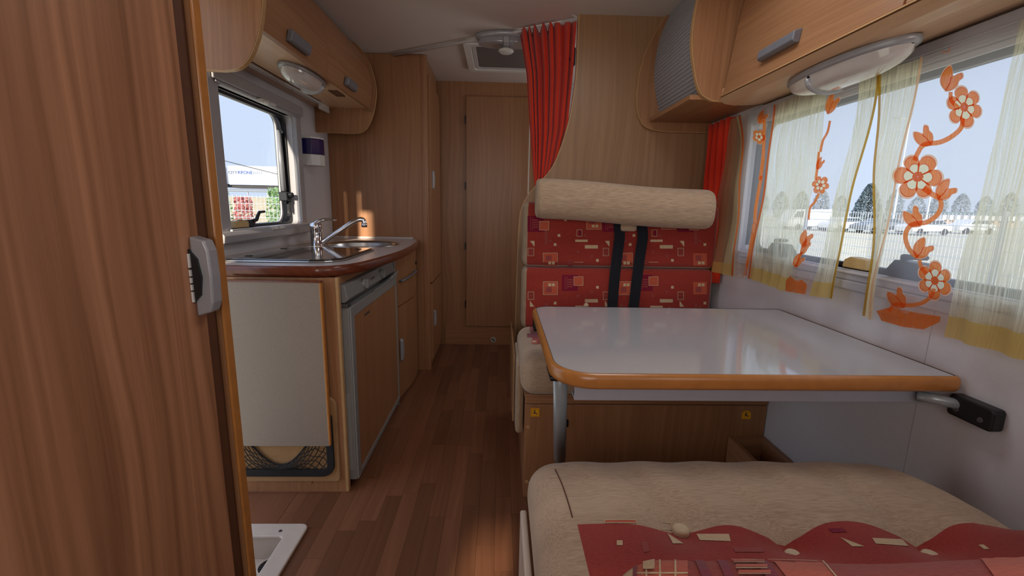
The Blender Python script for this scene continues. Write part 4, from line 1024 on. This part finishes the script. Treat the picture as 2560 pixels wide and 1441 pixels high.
fn = lambda pick: rbox(.080, 1.0, .165, .318, .575, .8615, .05, 40, 4, 6, 6, deform=dfk, pick=pick)
gk = fn(lambda c, s: 0)
weld(obj('cover', gk, 'red', t))
tree = bvh(gk); pr = Print(tree, 1260, 1100, .5078)
E_ = 940
pr.rect(640, 566, 905, E_, 3); pr.rect(592, 620, 640, 800, 0, .0014); pr.rect(690, 604, 745, 652, 0, .0024); pr.rect(640, 620, 660, E_, 2, .0018)
for x in (700, 765, 840): pr.rect(x, 566, x+9, E_, 0, .0016)
for y in (662, 740, 820): pr.rect(640, y, 905, y+8, 0, .0016)
pr.quad([(925, 560), (968, 560), (1150, E_), (1080, E_)], 2); pr.quad([(1035, 560), (1078, 560), (1260, E_), (1200, E_)], 2)
for y in (568, 596, 624, 652, 690, 720): pr.rect(1120+(y-568)*.4, y, 1270+(y-568)*.5, y+15, 3, .0018); pr.rect(1120+(y-568)*.4, y+17, 1270+(y-568)*.5, y+20, 0, .0018)
pr.quad([(1205, 560), (1262, 560), (1560, E_), (1470, E_)], 2, .0012); pr.quad([(1305, 572), (1540, 572), (1840, E_), (1590, E_)], 3, .001)
pr.quad([(1300, 568), (1540, 568), (1545, 574), (1304, 574)], 0, .002); pr.quad([(1535, 568), (1543, 568), (1848, E_), (1838, E_)], 0, .002)
pr.quad([(2340, 575), (2560, 575), (2700, 760), (2470, 760)], 3, .001)
pr.done(t)

# ---------------------------------------------------------------- curtains
# red aisle curtain hanging from the diagonal rail
t = thing('aisle_curtain', 'red pleated curtain hanging from the diagonal ceiling rail', 'curtain', (.22, 2.4, 1.2))
Ld = [(.085, 1.985), (.122, 1.77), (.143, 1.49), (.162, 1.29), (.186, 1.13)]
Rd = [(.360, 1.985), (.350, 1.75), (.332, 1.487), (.300, 1.35), (.232, 1.13)]
def lerp_pts(P, z):
    for a, b in zip(P[:-1], P[1:]):
        if b[1] <= z <= a[1] + 1e-6: k = (a[1]-z)/(a[1]-b[1]); return a[0]+(b[0]-a[0])*k
    return P[-1][0]
def rc(u, v):
    z = 1.985-.855*v; xl, xr = lerp_pts(Ld, z), lerp_pts(Rd, z)
    w = u + .018*math.sin(u*17)
    x = xl+(xr-xl)*w; fold = math.sin(2*math.pi*(8.5*u + .25*math.sin(5*u)))
    y = 2.33+(.352-x)*.583*(1-v*.7) - .03 + (.030-.012*v)*fold + .006*math.sin(2*math.pi*17*u+v*2)
    return (x+.004*math.cos(2*math.pi*8.5*u), y+.012, z-(.012*(1-v)**8)*math.cos(2*math.pi*8.5*u))
obj('cloth', G().grid(rc, lins(0, 1, 150), lins(0, 1, 26)), 'redcurtain', t, smooth=True, solid=.0012)
for i in range(9):
    x, y, z = rc(i/8.5+.03 if i < 8 else .99, 0); obj('hook', B(x-.003, x+.003, y-.004, y+.004, z, ZC-.012), 'frame_lt', t)
t = thing('coat_hook', 'small black hook behind the red curtain', 'hook', (.352, 2.33, 1.83))
obj('plate', B(.343, .353, 2.312, 2.345, 1.79, 1.87), 'black', t, bevel=.004); obj('arm', G().tube([(.344, 2.33, 1.81), (.335, 2.335, 1.80), (.332, 2.338, 1.83)], .006, 8), 'black', t)
# red blackout curtain at the far end of the right window
t = thing('window_curtain', 'narrow red curtain beside the far end of the right window', 'curtain', (.99, 2.1, .8))
def rw(u, v):
    z = 1.512-.73*v
    y = 2.235 - u*(.245-.06*v) - .05*v
    return (.995+.016*math.sin(2*math.pi*4.2*u+1)+.003*math.sin(9*v+u*6), y, z)
obj('cloth', G().grid(rw, lins(0, 1, 60), lins(0, 1, 12)), 'redcurtain', t, smooth=True, solid=.0012)

XC = .978
def col(pts, n=24):
    P = [on_x(x, y, XC) for x, y in pts]; Q = smooth_poly(P, 8); L = [0]
    for a, b in zip(Q[:-1], Q[1:]): L.append(L[-1]+(b-a).length)
    def at(v):
        s = v*L[-1]
        for i in range(len(L)-1):
            if L[i+1] >= s-1e-9: k = (s-L[i])/max(1e-9, L[i+1]-L[i]); return Q[i]+(Q[i+1]-Q[i])*k
        return Q[-1]
    return at
def strip(c0, c1, folds, amp, phase=0, nu=None, v0=0, v1=1, dx=0):
    nu = nu or max(8, int(folds*12))
    def f(u, v):
        a, b = c0(v), c1(v); p = a+(b-a)*u; am = amp*(.4+.6*v)
        e = min(1, min(u, 1-u)*8)
        return (XC + dx + am*math.sin(2*math.pi*folds*u+phase)*e + .003*math.sin(p.z*21+p.y*9), p.y, p.z)
    return G().grid(f, lins(0, 1, nu), lins(v0, v1, 26 if v1-v0 > .5 else 4))
C = {}
C[0] = col([(1828, 300), (1806, 430), (1786, 550), (1768, 676)])
C[1] = col([(1853, 288), (1858, 360), (1848, 529), (1832, 691)])
C[15] = col([(1842, 292), (1850, 360), (1832, 529), (1806, 686)])
C[2] = col([(1912, 268), (1903, 360), (1886, 545), (1858, 694)])
C[3] = col([(1938, 262), (1922, 416), (1901, 538), (1872, 697)])
C[35] = col([(1988, 240), (1972, 400), (1945, 560), (1916, 712)])
C[4] = col([(2070, 212), (2054, 357), (2035, 454), (2019, 537), (1981, 666), (1962, 730)])
C[5] = col([(2106, 202), (2094, 330), (2070, 470), (2044, 600), (2012, 738)])
C[6] = col([(2148, 197), (2146, 255), (2104, 434), (2067, 582), (2025, 740)])
C[7] = col([(2201, 182), (2194, 239), (2162, 371), (2130, 497), (2104, 608), (2083, 747)])
D = {}
D[0] = col([(2205, 182), (2194, 371), (2188, 529), (2183, 666), (2162, 790)])
D[1] = col([(2308, 142), (2262, 371), (2235, 497), (2204, 634), (2185, 729), (2177, 800)])
D[2] = col([(2546, 52), (2504, 286), (2465, 423), (2441, 529), (2399, 666), (2380, 745), (2357, 842)])
D[3] = col([(2700, -20), (2680, 200), (2660, 400), (2630, 600), (2600, 760), (2575, 905)])
D[4] = col([(2900, -80), (2880, 200), (2870, 450), (2850, 760), (2840, 985)])
HV = .925
def panel(par, c0, c1, mat, hem, folds, amp, phase=0, nm='panel', solid=0):
    g = strip(c0, c1, folds, amp, phase, v1=HV if hem else 1); o = obj(nm, g, mat, par, smooth=True); gs = [g]
    if hem:
        g = strip(c0, c1, folds, amp, phase, v0=HV, v1=1); obj('hem', g, hem, par, smooth=True); gs.append(g)
    return gs
def binding(par, c, w, mat, nm):
    pts = [c(v) for v in lins(0, 1, 30)]
    g = G(); vs = []
    for p in pts: vs += [(XC-.004+.003*math.sin(p.z*21+p.y*9), p.y-w, p.z), (XC-.006+.003*math.sin(p.z*21+p.y*9), p.y, p.z), (XC-.004+.003*math.sin(p.z*21+p.y*9), p.y+w, p.z)]
    g.add(vs, [(3*i+k, 3*i+k+1, 3*i+k+4, 3*i+k+3) for i in range(len(pts)-1) for k in range(2)]); obj(nm, g, mat, par, smooth=True)
t1 = thing('sheer_curtain', 'far sheer curtain panel with narrow flower vine and mustard hem', 'curtain', (XC, 1.65, .8), 'sheer curtains at the right window')
gs = []
gs += panel(t1, C[0], C[15], 'sheer_tan', 'hem', 1.5, .008, nm='cream_panel')
gs += panel(t1, C[15], C[1], 'sheer_dense', 'hem', .5, .004, nm='cream_panel')
gs += panel(t1, C[1], C[2], 'organza', None, 1, .010, 1, nm='organza_panel')
gs += panel(t1, C[2], C[3], 'organza', None, 1, .012, 2, nm='organza_panel')
gs += panel(t1, C[3], C[35], 'sheer_cream', 'hem', 2, .008, 1, nm='cream_panel')
gs += panel(t1, C[35], C[4], 'sheer_cream', 'hem', 2, .007, 2, nm='cream_panel')
gs += panel(t1, C[4], C[5], 'organza', None, 1, .007, 1, nm='organza_panel')
gs += panel(t1, C[5], C[6], 'organza', None, .5, .004, 1, nm='organza_panel')
gs += panel(t1, C[6], C[7], 'sheer_cream', 'hem', 1.5, .006, nm='cream_panel')
binding(t1, C[1], .007, 'pinkbind', 'orange_piping'); binding(t1, C[3], .006, 'pinkbind', 'orange_piping'); binding(t1, C[7], .0042, 'mustard', 'mustard_binding')
tree1 = bvh(*gs)
t2 = thing('sheer_curtain', 'near sheer curtain panel with large orange flower vine', 'curtain', (XC, 1.0, .8), 'sheer curtains at the right window')
gs = []
gs += panel(t2, D[0], D[1], 'sheer_cream', None, 1.5, .007, nm='cream_panel')
gs += panel(t2, D[1], D[2], 'organza', None, 1, .006, 1, nm='organza_panel')
gs += panel(t2, D[2], D[3], 'sheer_cream', 'hem', 2, .009, nm='cream_panel')
gs += panel(t2, D[3], D[4], 'sheer_cream', 'hem', 2, .009, 1, nm='cream_panel')
binding(t2, D[0], .0042, 'mustard', 'mustard_binding'); binding(t2, D[1], .003, 'applique_lt', 'orange_piping')
tree2 = bvh(*gs)
AM = ['applique', 'applique_dk', 'applique_lt', 'applique_w']
def flower(tree, par, cx, cy, r, sx=1, petals=6, rot=0):
    g = G()
    def lobe(a, k):
        rr = r*k*(.66+.34*abs(math.cos(petals/2*a))**.6)*(1+.07*math.sin(2*a+cx)); return (cx+rr*math.cos(a+rot)*sx, cy+rr*math.sin(a+rot))
    def band(k0, k1, mi, lift):
        n = 60; o = [hit(tree, *lobe(2*math.pi*i/n, k1), lift) for i in range(n)]; q = [hit(tree, *lobe(2*math.pi*i/n, k0), lift) for i in range(n)]
        ok = [a is not None and b is not None for a, b in zip(o, q)]
        for i in range(n):
            j = (i+1) % n
            if ok[i] and ok[j]: g.add([o[i], o[j], q[j], q[i]], [(0, 1, 2, 3)], mi)
    band(1.0, 1.09, 2, .0012); band(.95, 1.0, 1, .0012); band(.64, .95, 0, .0012); band(.60, .64, 1, .0012); band(.24, .60, 3, .0012); band(.02, .24, 1, .0012)
    for i in range(petals):
        a = 2*math.pi*(i+.5)/petals
        ribbon_on(g, tree, [lobe(a, .26), lobe(a, .95)], r*.035, 1, .0018)
    obj('flower', g, AM, par)
def leaf(tree, par, bx, by, tx, ty, w, sx=1):
    """tulip-like pair of leaves from the stem at b towards the tip t"""
    g = G(); d = Vector((tx-bx, ty-by)); l = d.length; d = d/l; nrm = Vector((-d.y, d.x))
    def P(a, b): return (bx+d.x*a*l+nrm.x*b*w*sx, by+d.y*a*l+nrm.y*b*w)
    shape = [(0, 0), (.15, .45), (.4, .75), (.62, .74), (.82, .95), (1.0, .75), (.9, .42), (.74, .12), (.95, -.1), (1.12, -.42), (.86, -.78), (.5, -.85), (.2, -.6)]
    sm = smooth_poly([Vector((a, b, 0)) for a, b in shape+[shape[0]]], 3)[:-1]
    cx, cy = P(.45, -.02); n = len(sm)
    def band(k0, k1, mi):
        f = lambda p, k: hit(tree, (P(p.x, p.y)[0]-cx)*k+cx, (P(p.x, p.y)[1]-cy)*k+cy, .0012)
        o = [f(p, k1) for p in sm]; q = [f(p, k0) for p in sm]
        for i in range(n):
            j = (i+1) % n
            if None not in (o[i], o[j], q[i], q[j]): g.add([o[i], o[j], q[j], q[i]], [(0, 1, 2, 3)], mi)
    band(1.0, 1.10, 2); band(.93, 1.0, 1); band(.03, .93, 0)
    ribbon_on(g, tree, [P(.05, 0), P(.4, .1), P(.7, .02)], w*.04, 1, .002)
    obj('leaf', g, AM, par)
def stem(tree, par, pts, w):
    g = G(); ribbon_on(g, tree, pts, w, 0, .0012); obj('stem', g, AM, par)
# big vine on the near panel
stem(tree2, t2, [(2420, 70), (2400, 112), (2362, 130), (2340, 160), (2334, 195), (2352, 214), (2378, 226)], 6)
stem(tree2, t2, [(2378, 230), (2380, 252), (2400, 272)], 5)
stem(tree2, t2, [(2408, 296), (2404, 320), (2380, 342), (2350, 356), (2312, 362), (2296, 382), (2288, 402)], 6)
stem(tree2, t2, [(2310, 470), (2332, 486), (2352, 496)], 7)
stem(tree2, t2, [(2352, 498), (2354, 518), (2342, 540), (2318, 556), (2282, 562), (2267, 580), (2266, 602), (2276, 626), (2296, 644)], 6)
stem(tree2, t2, [(2300, 650), (2304, 668), (2318, 686)], 5)
stem(tree2, t2, [(2336, 722), (2330, 740), (2306, 758), (2270, 764), (2238, 762), (2224, 780)], 5)
leaf(tree2, t2, 2372, 130, 2345, 88, 24); leaf(tree2, t2, 2366, 228, 2386, 176, 28); leaf(tree2, t2, 2330, 362, 2298, 328, 26)
leaf(tree2, t2, 2346, 498, 2378, 460, 25); leaf(tree2, t2, 2302, 566, 2272, 528, 25); leaf(tree2, t2, 2292, 646, 2318, 606, 25); leaf(tree2, t2, 2262, 770, 2232, 730, 24)
flower(tree2, t2, 2412, 268, 48, .95, 6, .3); flower(tree2, t2, 2296, 442, 58, 1.0, 6, .1); flower(tree2, t2, 2338, 702, 46, .95, 6, .6)
g = G(); poly_on(g, tree2, [(2192, 778), (2230, 768), (2290, 782), (2354, 792), (2350, 806), (2310, 824), (2260, 818), (2205, 802)], 0, .0015); obj('hem', g, AM, t2)
# narrow vine on the far panel
leaf(tree1, t1, 2070, 285, 2088, 240, 16); stem(tree1, t1, [(2076, 302), (2070, 330), (2058, 352), (2052, 380)], 3); leaf(tree1, t1, 2044, 424, 2056, 398, 9)
stem(tree1, t1, [(2048, 380), (2044, 420), (2040, 452)], 3); flower(tree1, t1, 2052, 463, 22, .95, 6, .2); stem(tree1, t1, [(2048, 484), (2038, 505), (2026, 520), (2022, 550)], 3)
leaf(tree1, t1, 2008, 618, 2020, 582, 16); leaf(tree1, t1, 2004, 638, 2020, 604, 10); stem(tree1, t1, [(2005, 630), (1998, 650), (1990, 668)], 3); leaf(tree1, t1, 1986, 668, 2004, 640, 13)
g = G(); poly_on(g, tree1, [(1966, 702), (1976, 690), (1990, 702), (2006, 700), (2018, 712), (2014, 736), (1990, 733), (1964, 728)], 0, .0015); obj('hem', g, AM, t1)
flower(tree1, t1, 1898, 342, 18, .9, 5, .2); leaf(tree1, t1, 1898, 310, 1912, 282, 12)
for q in ([(1912, 300), (1908, 400), (1900, 450)], [(1904, 440), (1890, 520), (1888, 560)], [(1886, 560), (1876, 620), (1862, 690)]): stem(tree1, t1, q, 4)

# ================================================================ OUTSIDE
GZ = -.9
struct('ground', B(-140, 140, -30, 160, GZ-.3, GZ), 'ground')
def wire_fence(name, label, p0, p1, z0, z1, panels, dv, dh, r=.0028):
    p0, p1 = Vector(p0), Vector(p1); d = (p1-p0); L = d.length; d = d/L
    t = thing(name, label, 'fence', (p0.x, p0.y, z0))
    for i in range(panels+1):
        p = p0+d*(L*i/panels); obj('post', G().box(p.x-.03, p.x+.03, p.y-.03, p.y+.03, z0, z1+.05), 'galv', t)
    for i in range(panels):
        g = G(); a = p0+d*(L*i/panels); b = p0+d*(L*(i+1)/panels); n = int((b-a).length/dv)
        for k in range(1, n):
            q = a+(b-a)*k/n; g.tube([(q.x, q.y, z0+.05), (q.x, q.y, z1)], r, 4, cap=False)
        for k in range(int((z1-z0-.1)/dh)+1):
            z = z1-.03-k*dh; g.tube([(a.x, a.y, z), (b.x, b.y, z)], r*1.1, 4, cap=False)
        o = obj('mesh_panel', g, 'wire', t); o['kind'] = 'stuff'
    return t
wire_fence('mesh_fence', 'pale wire mesh fence in front of the shrubs outside the left window', (-7.2, 6.6), (-2.2, 6.9), GZ, 1.20, 2, .055, .10, .0032)
wire_fence('mesh_fence', 'pale wire mesh fence across the yard outside the right window', (8.6, 5.0), (8.6, 17.5), GZ, 1.12, 5, .075, .20, .006)
def shrub(x, y, h, w, n, mat, label, grp):
    t = thing('shrub', label, 'shrub', (x, y, GZ), grp)
    g = G()
    for i in range(n):
        a = rnd.uniform(0, 6.283); rr = w*math.sqrt(rnd.random())*.55; z = GZ+h*(.05+.95*rnd.random()**.8)
        k = 1-.45*((z-GZ)/h)**3
        c = Vector((x+rr*k*math.cos(a), y+rr*k*math.sin(a)*.7, z)); s = rnd.uniform(.022, .045)
        u = Vector((rnd.gauss(0, 1), rnd.gauss(0, 1), rnd.gauss(0, 1))).normalized(); v = u.orthogonal().normalized()
        g.add([c-u*s, c+v*s*.5, c+u*s, c-v*s*.5], [(0, 1, 2, 3)])
    obj('foliage', g, mat, t)
    g = G()
    for k in range(3): g.tube([(x+.1*k-.1, y, GZ), (x+.15*k-.15, y+.05*k, GZ+h*.7)], .015, 5)
    obj('stem', g, 'bark', t)
ORD = ['first', 'second', 'third', 'fourth', 'fifth', 'sixth', 'seventh', 'eighth', 'ninth', 'tenth', 'eleventh', 'twelfth', 'thirteenth']
for i in range(11):
    red = i in (5, 8)
    shrub(-6.75+i*.5, 7.75+.12*math.sin(i*2.1), rnd.uniform(2.05, 2.25), .44, 1300, 'leaf_red' if red else 'leaf', ('red' if red else 'green') + ' leaved shrub, %s from the left behind the left mesh fence' % ORD[i], 'shrubs behind the left fence')
# raised road with guard rail and two trailers
TYD = 57
z_rd = on_y(600, 470, TYD).z - 1.15
single('road_bank', G().prism([(38, GZ-.1), (47, z_rd-.02), (110, z_rd-.02), (110, GZ-.1)], 'X', -90, -4), 'bank', 'dry grassy embankment carrying the road outside the left window', 'bank')
single('road', B(-90, -4, 49, 70, z_rd-.02, z_rd), 'road', 'grey road along the top of the embankment', 'road')
t = thing('guard_rail', 'galvanised guard rail along the embankment road', 'guard rail', (-30, 47.6, z_rd))
zr = on_y(620, 476, 47.6).z
obj('beam', G().prism([(47.6, zr-.17), (47.52, zr-.1), (47.6, zr), (47.52, zr+.1), (47.6, zr+.17), (47.64, zr+.17), (47.64, zr-.17)], 'X', -60, -14), 'galv', t)
for i in range(18): obj('post', B(-48+2*i, -47.9+2*i, 47.64, 47.76, z_rd, zr+.15), 'galv', t)
A, Bc = on_y(567, 414, TYD), on_y(567, 462, TYD); Cx = on_y(770, 430, TYD).x
t = thing('trailer', 'long white trailer with blue lettering parked beyond the guard rail', 'trailer', (A.x, TYD, z_rd))
obj('body', B(A.x, Cx, TYD, TYD+2.5, Bc.z, A.z), 'truck', t, bevel=.04)
obj('edge_post', G().box(A.x, A.x+.12, TYD-.02, TYD, Bc.z, A.z).box(A.x, Cx, TYD-.02, TYD, Bc.z, Bc.z+.1), 'galv', t)
obj('skirt', B(A.x+.3, Cx-1, TYD+.2, TYD+2.3, Bc.z-.35, Bc.z), 'mark', t)
for i in range(3): obj('wheel', G().lathe([(.2, -.15), (.5, -.15), (.52, 0), (.5, .15), (.2, .15)], (Cx-2-1.3*i, TYD+.3, z_rd+.52), 'Y', 20), 'tyre', t)
def text(s, mat, x, y, z, size, par, outline=False, bold=0):
    cu = bpy.data.curves.new('lettering', 'FONT'); cu.body = s; cu.size = size; cu.extrude = .01; cu.offset = bold
    if outline: cu.fill_mode = 'NONE'; cu.bevel_depth = .018
    o = bpy.data.objects.new('lettering_curve', cu); COL.objects.link(o); bpy.context.view_layer.update()
    me = bpy.data.meshes.new_from_object(o.evaluated_get(bpy.context.evaluated_depsgraph_get())); bpy.data.objects.remove(o)
    w = max((v.co.x for v in me.vertices), default=0); b = base_of(par)
    for v in me.vertices: v.co = Vector((x+v.co.x-b.x, y-v.co.z-b.y, z+v.co.y-b.z))
    me.materials.clear(); me.materials.append(M[mat]); ob = bpy.data.objects.new('lettering', me); COL.objects.link(ob); ob.parent = par
    return w
p0, p1, p2, p3 = on_y(570.5, 427, TYD), on_y(588, 428, TYD), on_y(625, 431, TYD), on_y(650, 432, TYD)
hgt = .60; zl = p1.z-.32; p0 = on_y(571, 427, TYD)
w = text('CITY', 'ink_grey', p0.x, TYD-.03, zl, hgt*.78, t, outline=True)
w2_ = text('KRONE', 'ink_blue', p0.x+w+.06, TYD-.03, zl, hgt*.88, t, bold=.006)
text('FLEET', 'ink_grey', p0.x+w+.06+w2_+.08, TYD-.03, zl, hgt*.72, t)
A2, B2 = on_y(500, 416, TYD), on_y(558, 460, TYD)
t = thing('trailer', 'white trailer end left of the lettered one beyond the guard rail', 'trailer', (B2.x, TYD, z_rd))
obj('body', B(A2.x, B2.x, TYD+.2, TYD+2.7, B2.z, A2.z), 'truck', t, bevel=.04); obj('edge_post', B(B2.x-.5, B2.x-.3, TYD+.17, TYD+.2, B2.z, A2.z), 'galv', t)
obj('skirt', B(A2.x, B2.x-.3, TYD+.3, TYD+2.5, B2.z-.35, B2.z), 'mark', t)
for i in range(2): obj('wheel', G().lathe([(.2, -.15), (.5, -.15), (.52, 0), (.5, .15), (.2, .15)], (B2.x-1-1.3*i, TYD+.5, z_rd+.52), 'Y', 20), 'tyre', t)
ca, cb = on_y(500, 386, 26), on_y(760, 452, 26); mid = (ca+cb)/2
t = thing('overhead_cable', 'dark overhead cable sloping across the sky outside the left window', 'cable', (ca.x, ca.y, GZ))
obj('wire', G().tube(smooth_poly([ca, mid+Vector((0, 0, -.02)), cb], 8), .022, 6), 'mark', t)
for q in (ca, cb): obj('pole', G().tube([(q.x, q.y+.12, GZ), (q.x, q.y+.12, q.z+.15)], [.12, .09], 8), 'bark', t)

# right yard: trees, cars, lamp posts, far building
def tree_(x, y, h, w, n, mat, label, grp=None, cone=False):
    t = thing('tree', label, 'tree', (x, y, GZ), grp); g = G()
    for i in range(n):
        a = rnd.uniform(0, 6.283); f = rnd.random(); z = GZ+h*(.12+.88*f)
        prof_ = (1-f)**.7+.08 if cone else max(.1, math.sin(math.pi*min(1, .12+f*.88))**.6)
        rr = w/2*prof_*math.sqrt(rnd.uniform(.3, 1)); c = Vector((x+rr*math.cos(a), y+rr*math.sin(a), z)); s = rnd.uniform(.14, .32)*h/9
        u = Vector((rnd.gauss(0, 1), rnd.gauss(0, 1), rnd.gauss(0, .6))).normalized(); v = u.orthogonal().normalized()
        g.add([c-u*s, c+v*s*.6, c+u*s, c-v*s*.6], [(0, 1, 2, 3)])
    obj('crown', g, mat, t); obj('trunk', G().tube([(x, y, GZ), (x, y, GZ+h*.6)], [.03*h, .015*h], 7), 'bark', t)
p = on_y(2168, 528, 55); tree_(p.x, 55, 5.4, 3.6, 3600, 'tree', 'dark conical tree standing alone behind the right fence', None, True)
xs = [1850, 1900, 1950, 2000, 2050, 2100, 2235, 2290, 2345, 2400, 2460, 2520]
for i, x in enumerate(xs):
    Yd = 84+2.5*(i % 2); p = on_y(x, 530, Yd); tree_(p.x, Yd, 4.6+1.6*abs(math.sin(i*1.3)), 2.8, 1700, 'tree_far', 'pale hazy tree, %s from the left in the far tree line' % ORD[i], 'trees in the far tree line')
def car(x, y, rz, mat, label, van=False):
    t = thing('car', label, 'car', (x, y, GZ)); BASE[t.name] = Vector((0, 0, 0))
    pr_ = [(-2.1, .35), (-2.15, .8), (-1.95, .95), (-1.1, 1.0), (-.6, 1.42), (.9, 1.45), (1.6, 1.02), (2.1, .92), (2.15, .4)] if not van else [(-2.5, .35), (-2.55, .9), (-2.3, 1.15), (-1.7, 2.1), (2.4, 2.2), (2.5, .4)]
    obj('body', G().prism(pr_, 'Y', -.85, .85), mat, t, bevel=.08)
    wn_ = [(-1.0, 1.02), (-.58, 1.36), (.85, 1.38), (1.4, 1.04)] if not van else [(-2.0, 1.3), (-1.65, 1.95), (-.9, 1.98), (-.9, 1.3)]
    for s in (-1, 1): obj('window', G().prism(wn_, 'Y', s*.86-.01, s*.86+.01), 'carglass', t)
    for sx_ in (-1.35, 1.3):
        for s in (-1, 1): obj('wheel', G().lathe([(.1, -.1), (.3, -.1), (.33, 0), (.3, .1), (.1, .1)], (sx_, s*.8, .33), 'Y', 18), 'tyre', t)
    t.rotation_euler.z = rz
for px, Yd, rz, mt, vn, lab in ((2010, 47, .1, 'carpaint', True, 'white van parked far behind the right fence, leftmost vehicle'), (2108, 44, .2, 'carpaint', False, 'white car parked behind the right fence near the conical tree'), (2200, 42, .1, 'carpaint_g', False, 'grey car parked behind the right fence'), (2310, 40, .15, 'carpaint', False, 'white car parked behind the right fence near the lamp posts'), (2425, 44, .1, 'carpaint', False, 'white car parked behind the right fence, rightmost vehicle')):
    p = on_y(px, 560, Yd); car(p.x, Yd, rz, M[mt], lab, vn)
for px, ty, Yd, lab in ((2275, 300, 50, 'tall street lamp behind the right fence, left of two'), (2342, 405, 62, 'slimmer street lamp behind the right fence, right of two')):
    p = on_y(px, ty, Yd); t = thing('street_lamp', lab, 'lamp post', (p.x, Yd, GZ))
    obj('pole', G().tube([(p.x, Yd, GZ), (p.x, Yd, p.z)], [.13, .07], 8), 'wire', t); obj('arm', G().tube([(p.x, Yd, p.z), (p.x-1.2, Yd, p.z+.2)], .05, 6), 'wire', t); obj('head', B(p.x-1.9, p.x-1.1, Yd-.15, Yd+.15, p.z+.14, p.z+.26), 'galv', t, bevel=.04)
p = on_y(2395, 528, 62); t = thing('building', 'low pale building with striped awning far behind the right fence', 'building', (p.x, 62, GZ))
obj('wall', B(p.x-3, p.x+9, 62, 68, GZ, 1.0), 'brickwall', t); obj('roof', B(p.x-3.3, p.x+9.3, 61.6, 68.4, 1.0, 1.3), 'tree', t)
for i in range(12): obj('awning_stripe', B(p.x-3+i, p.x-2.5+i, 61, 61.95, .2, .9), 'truck', t)
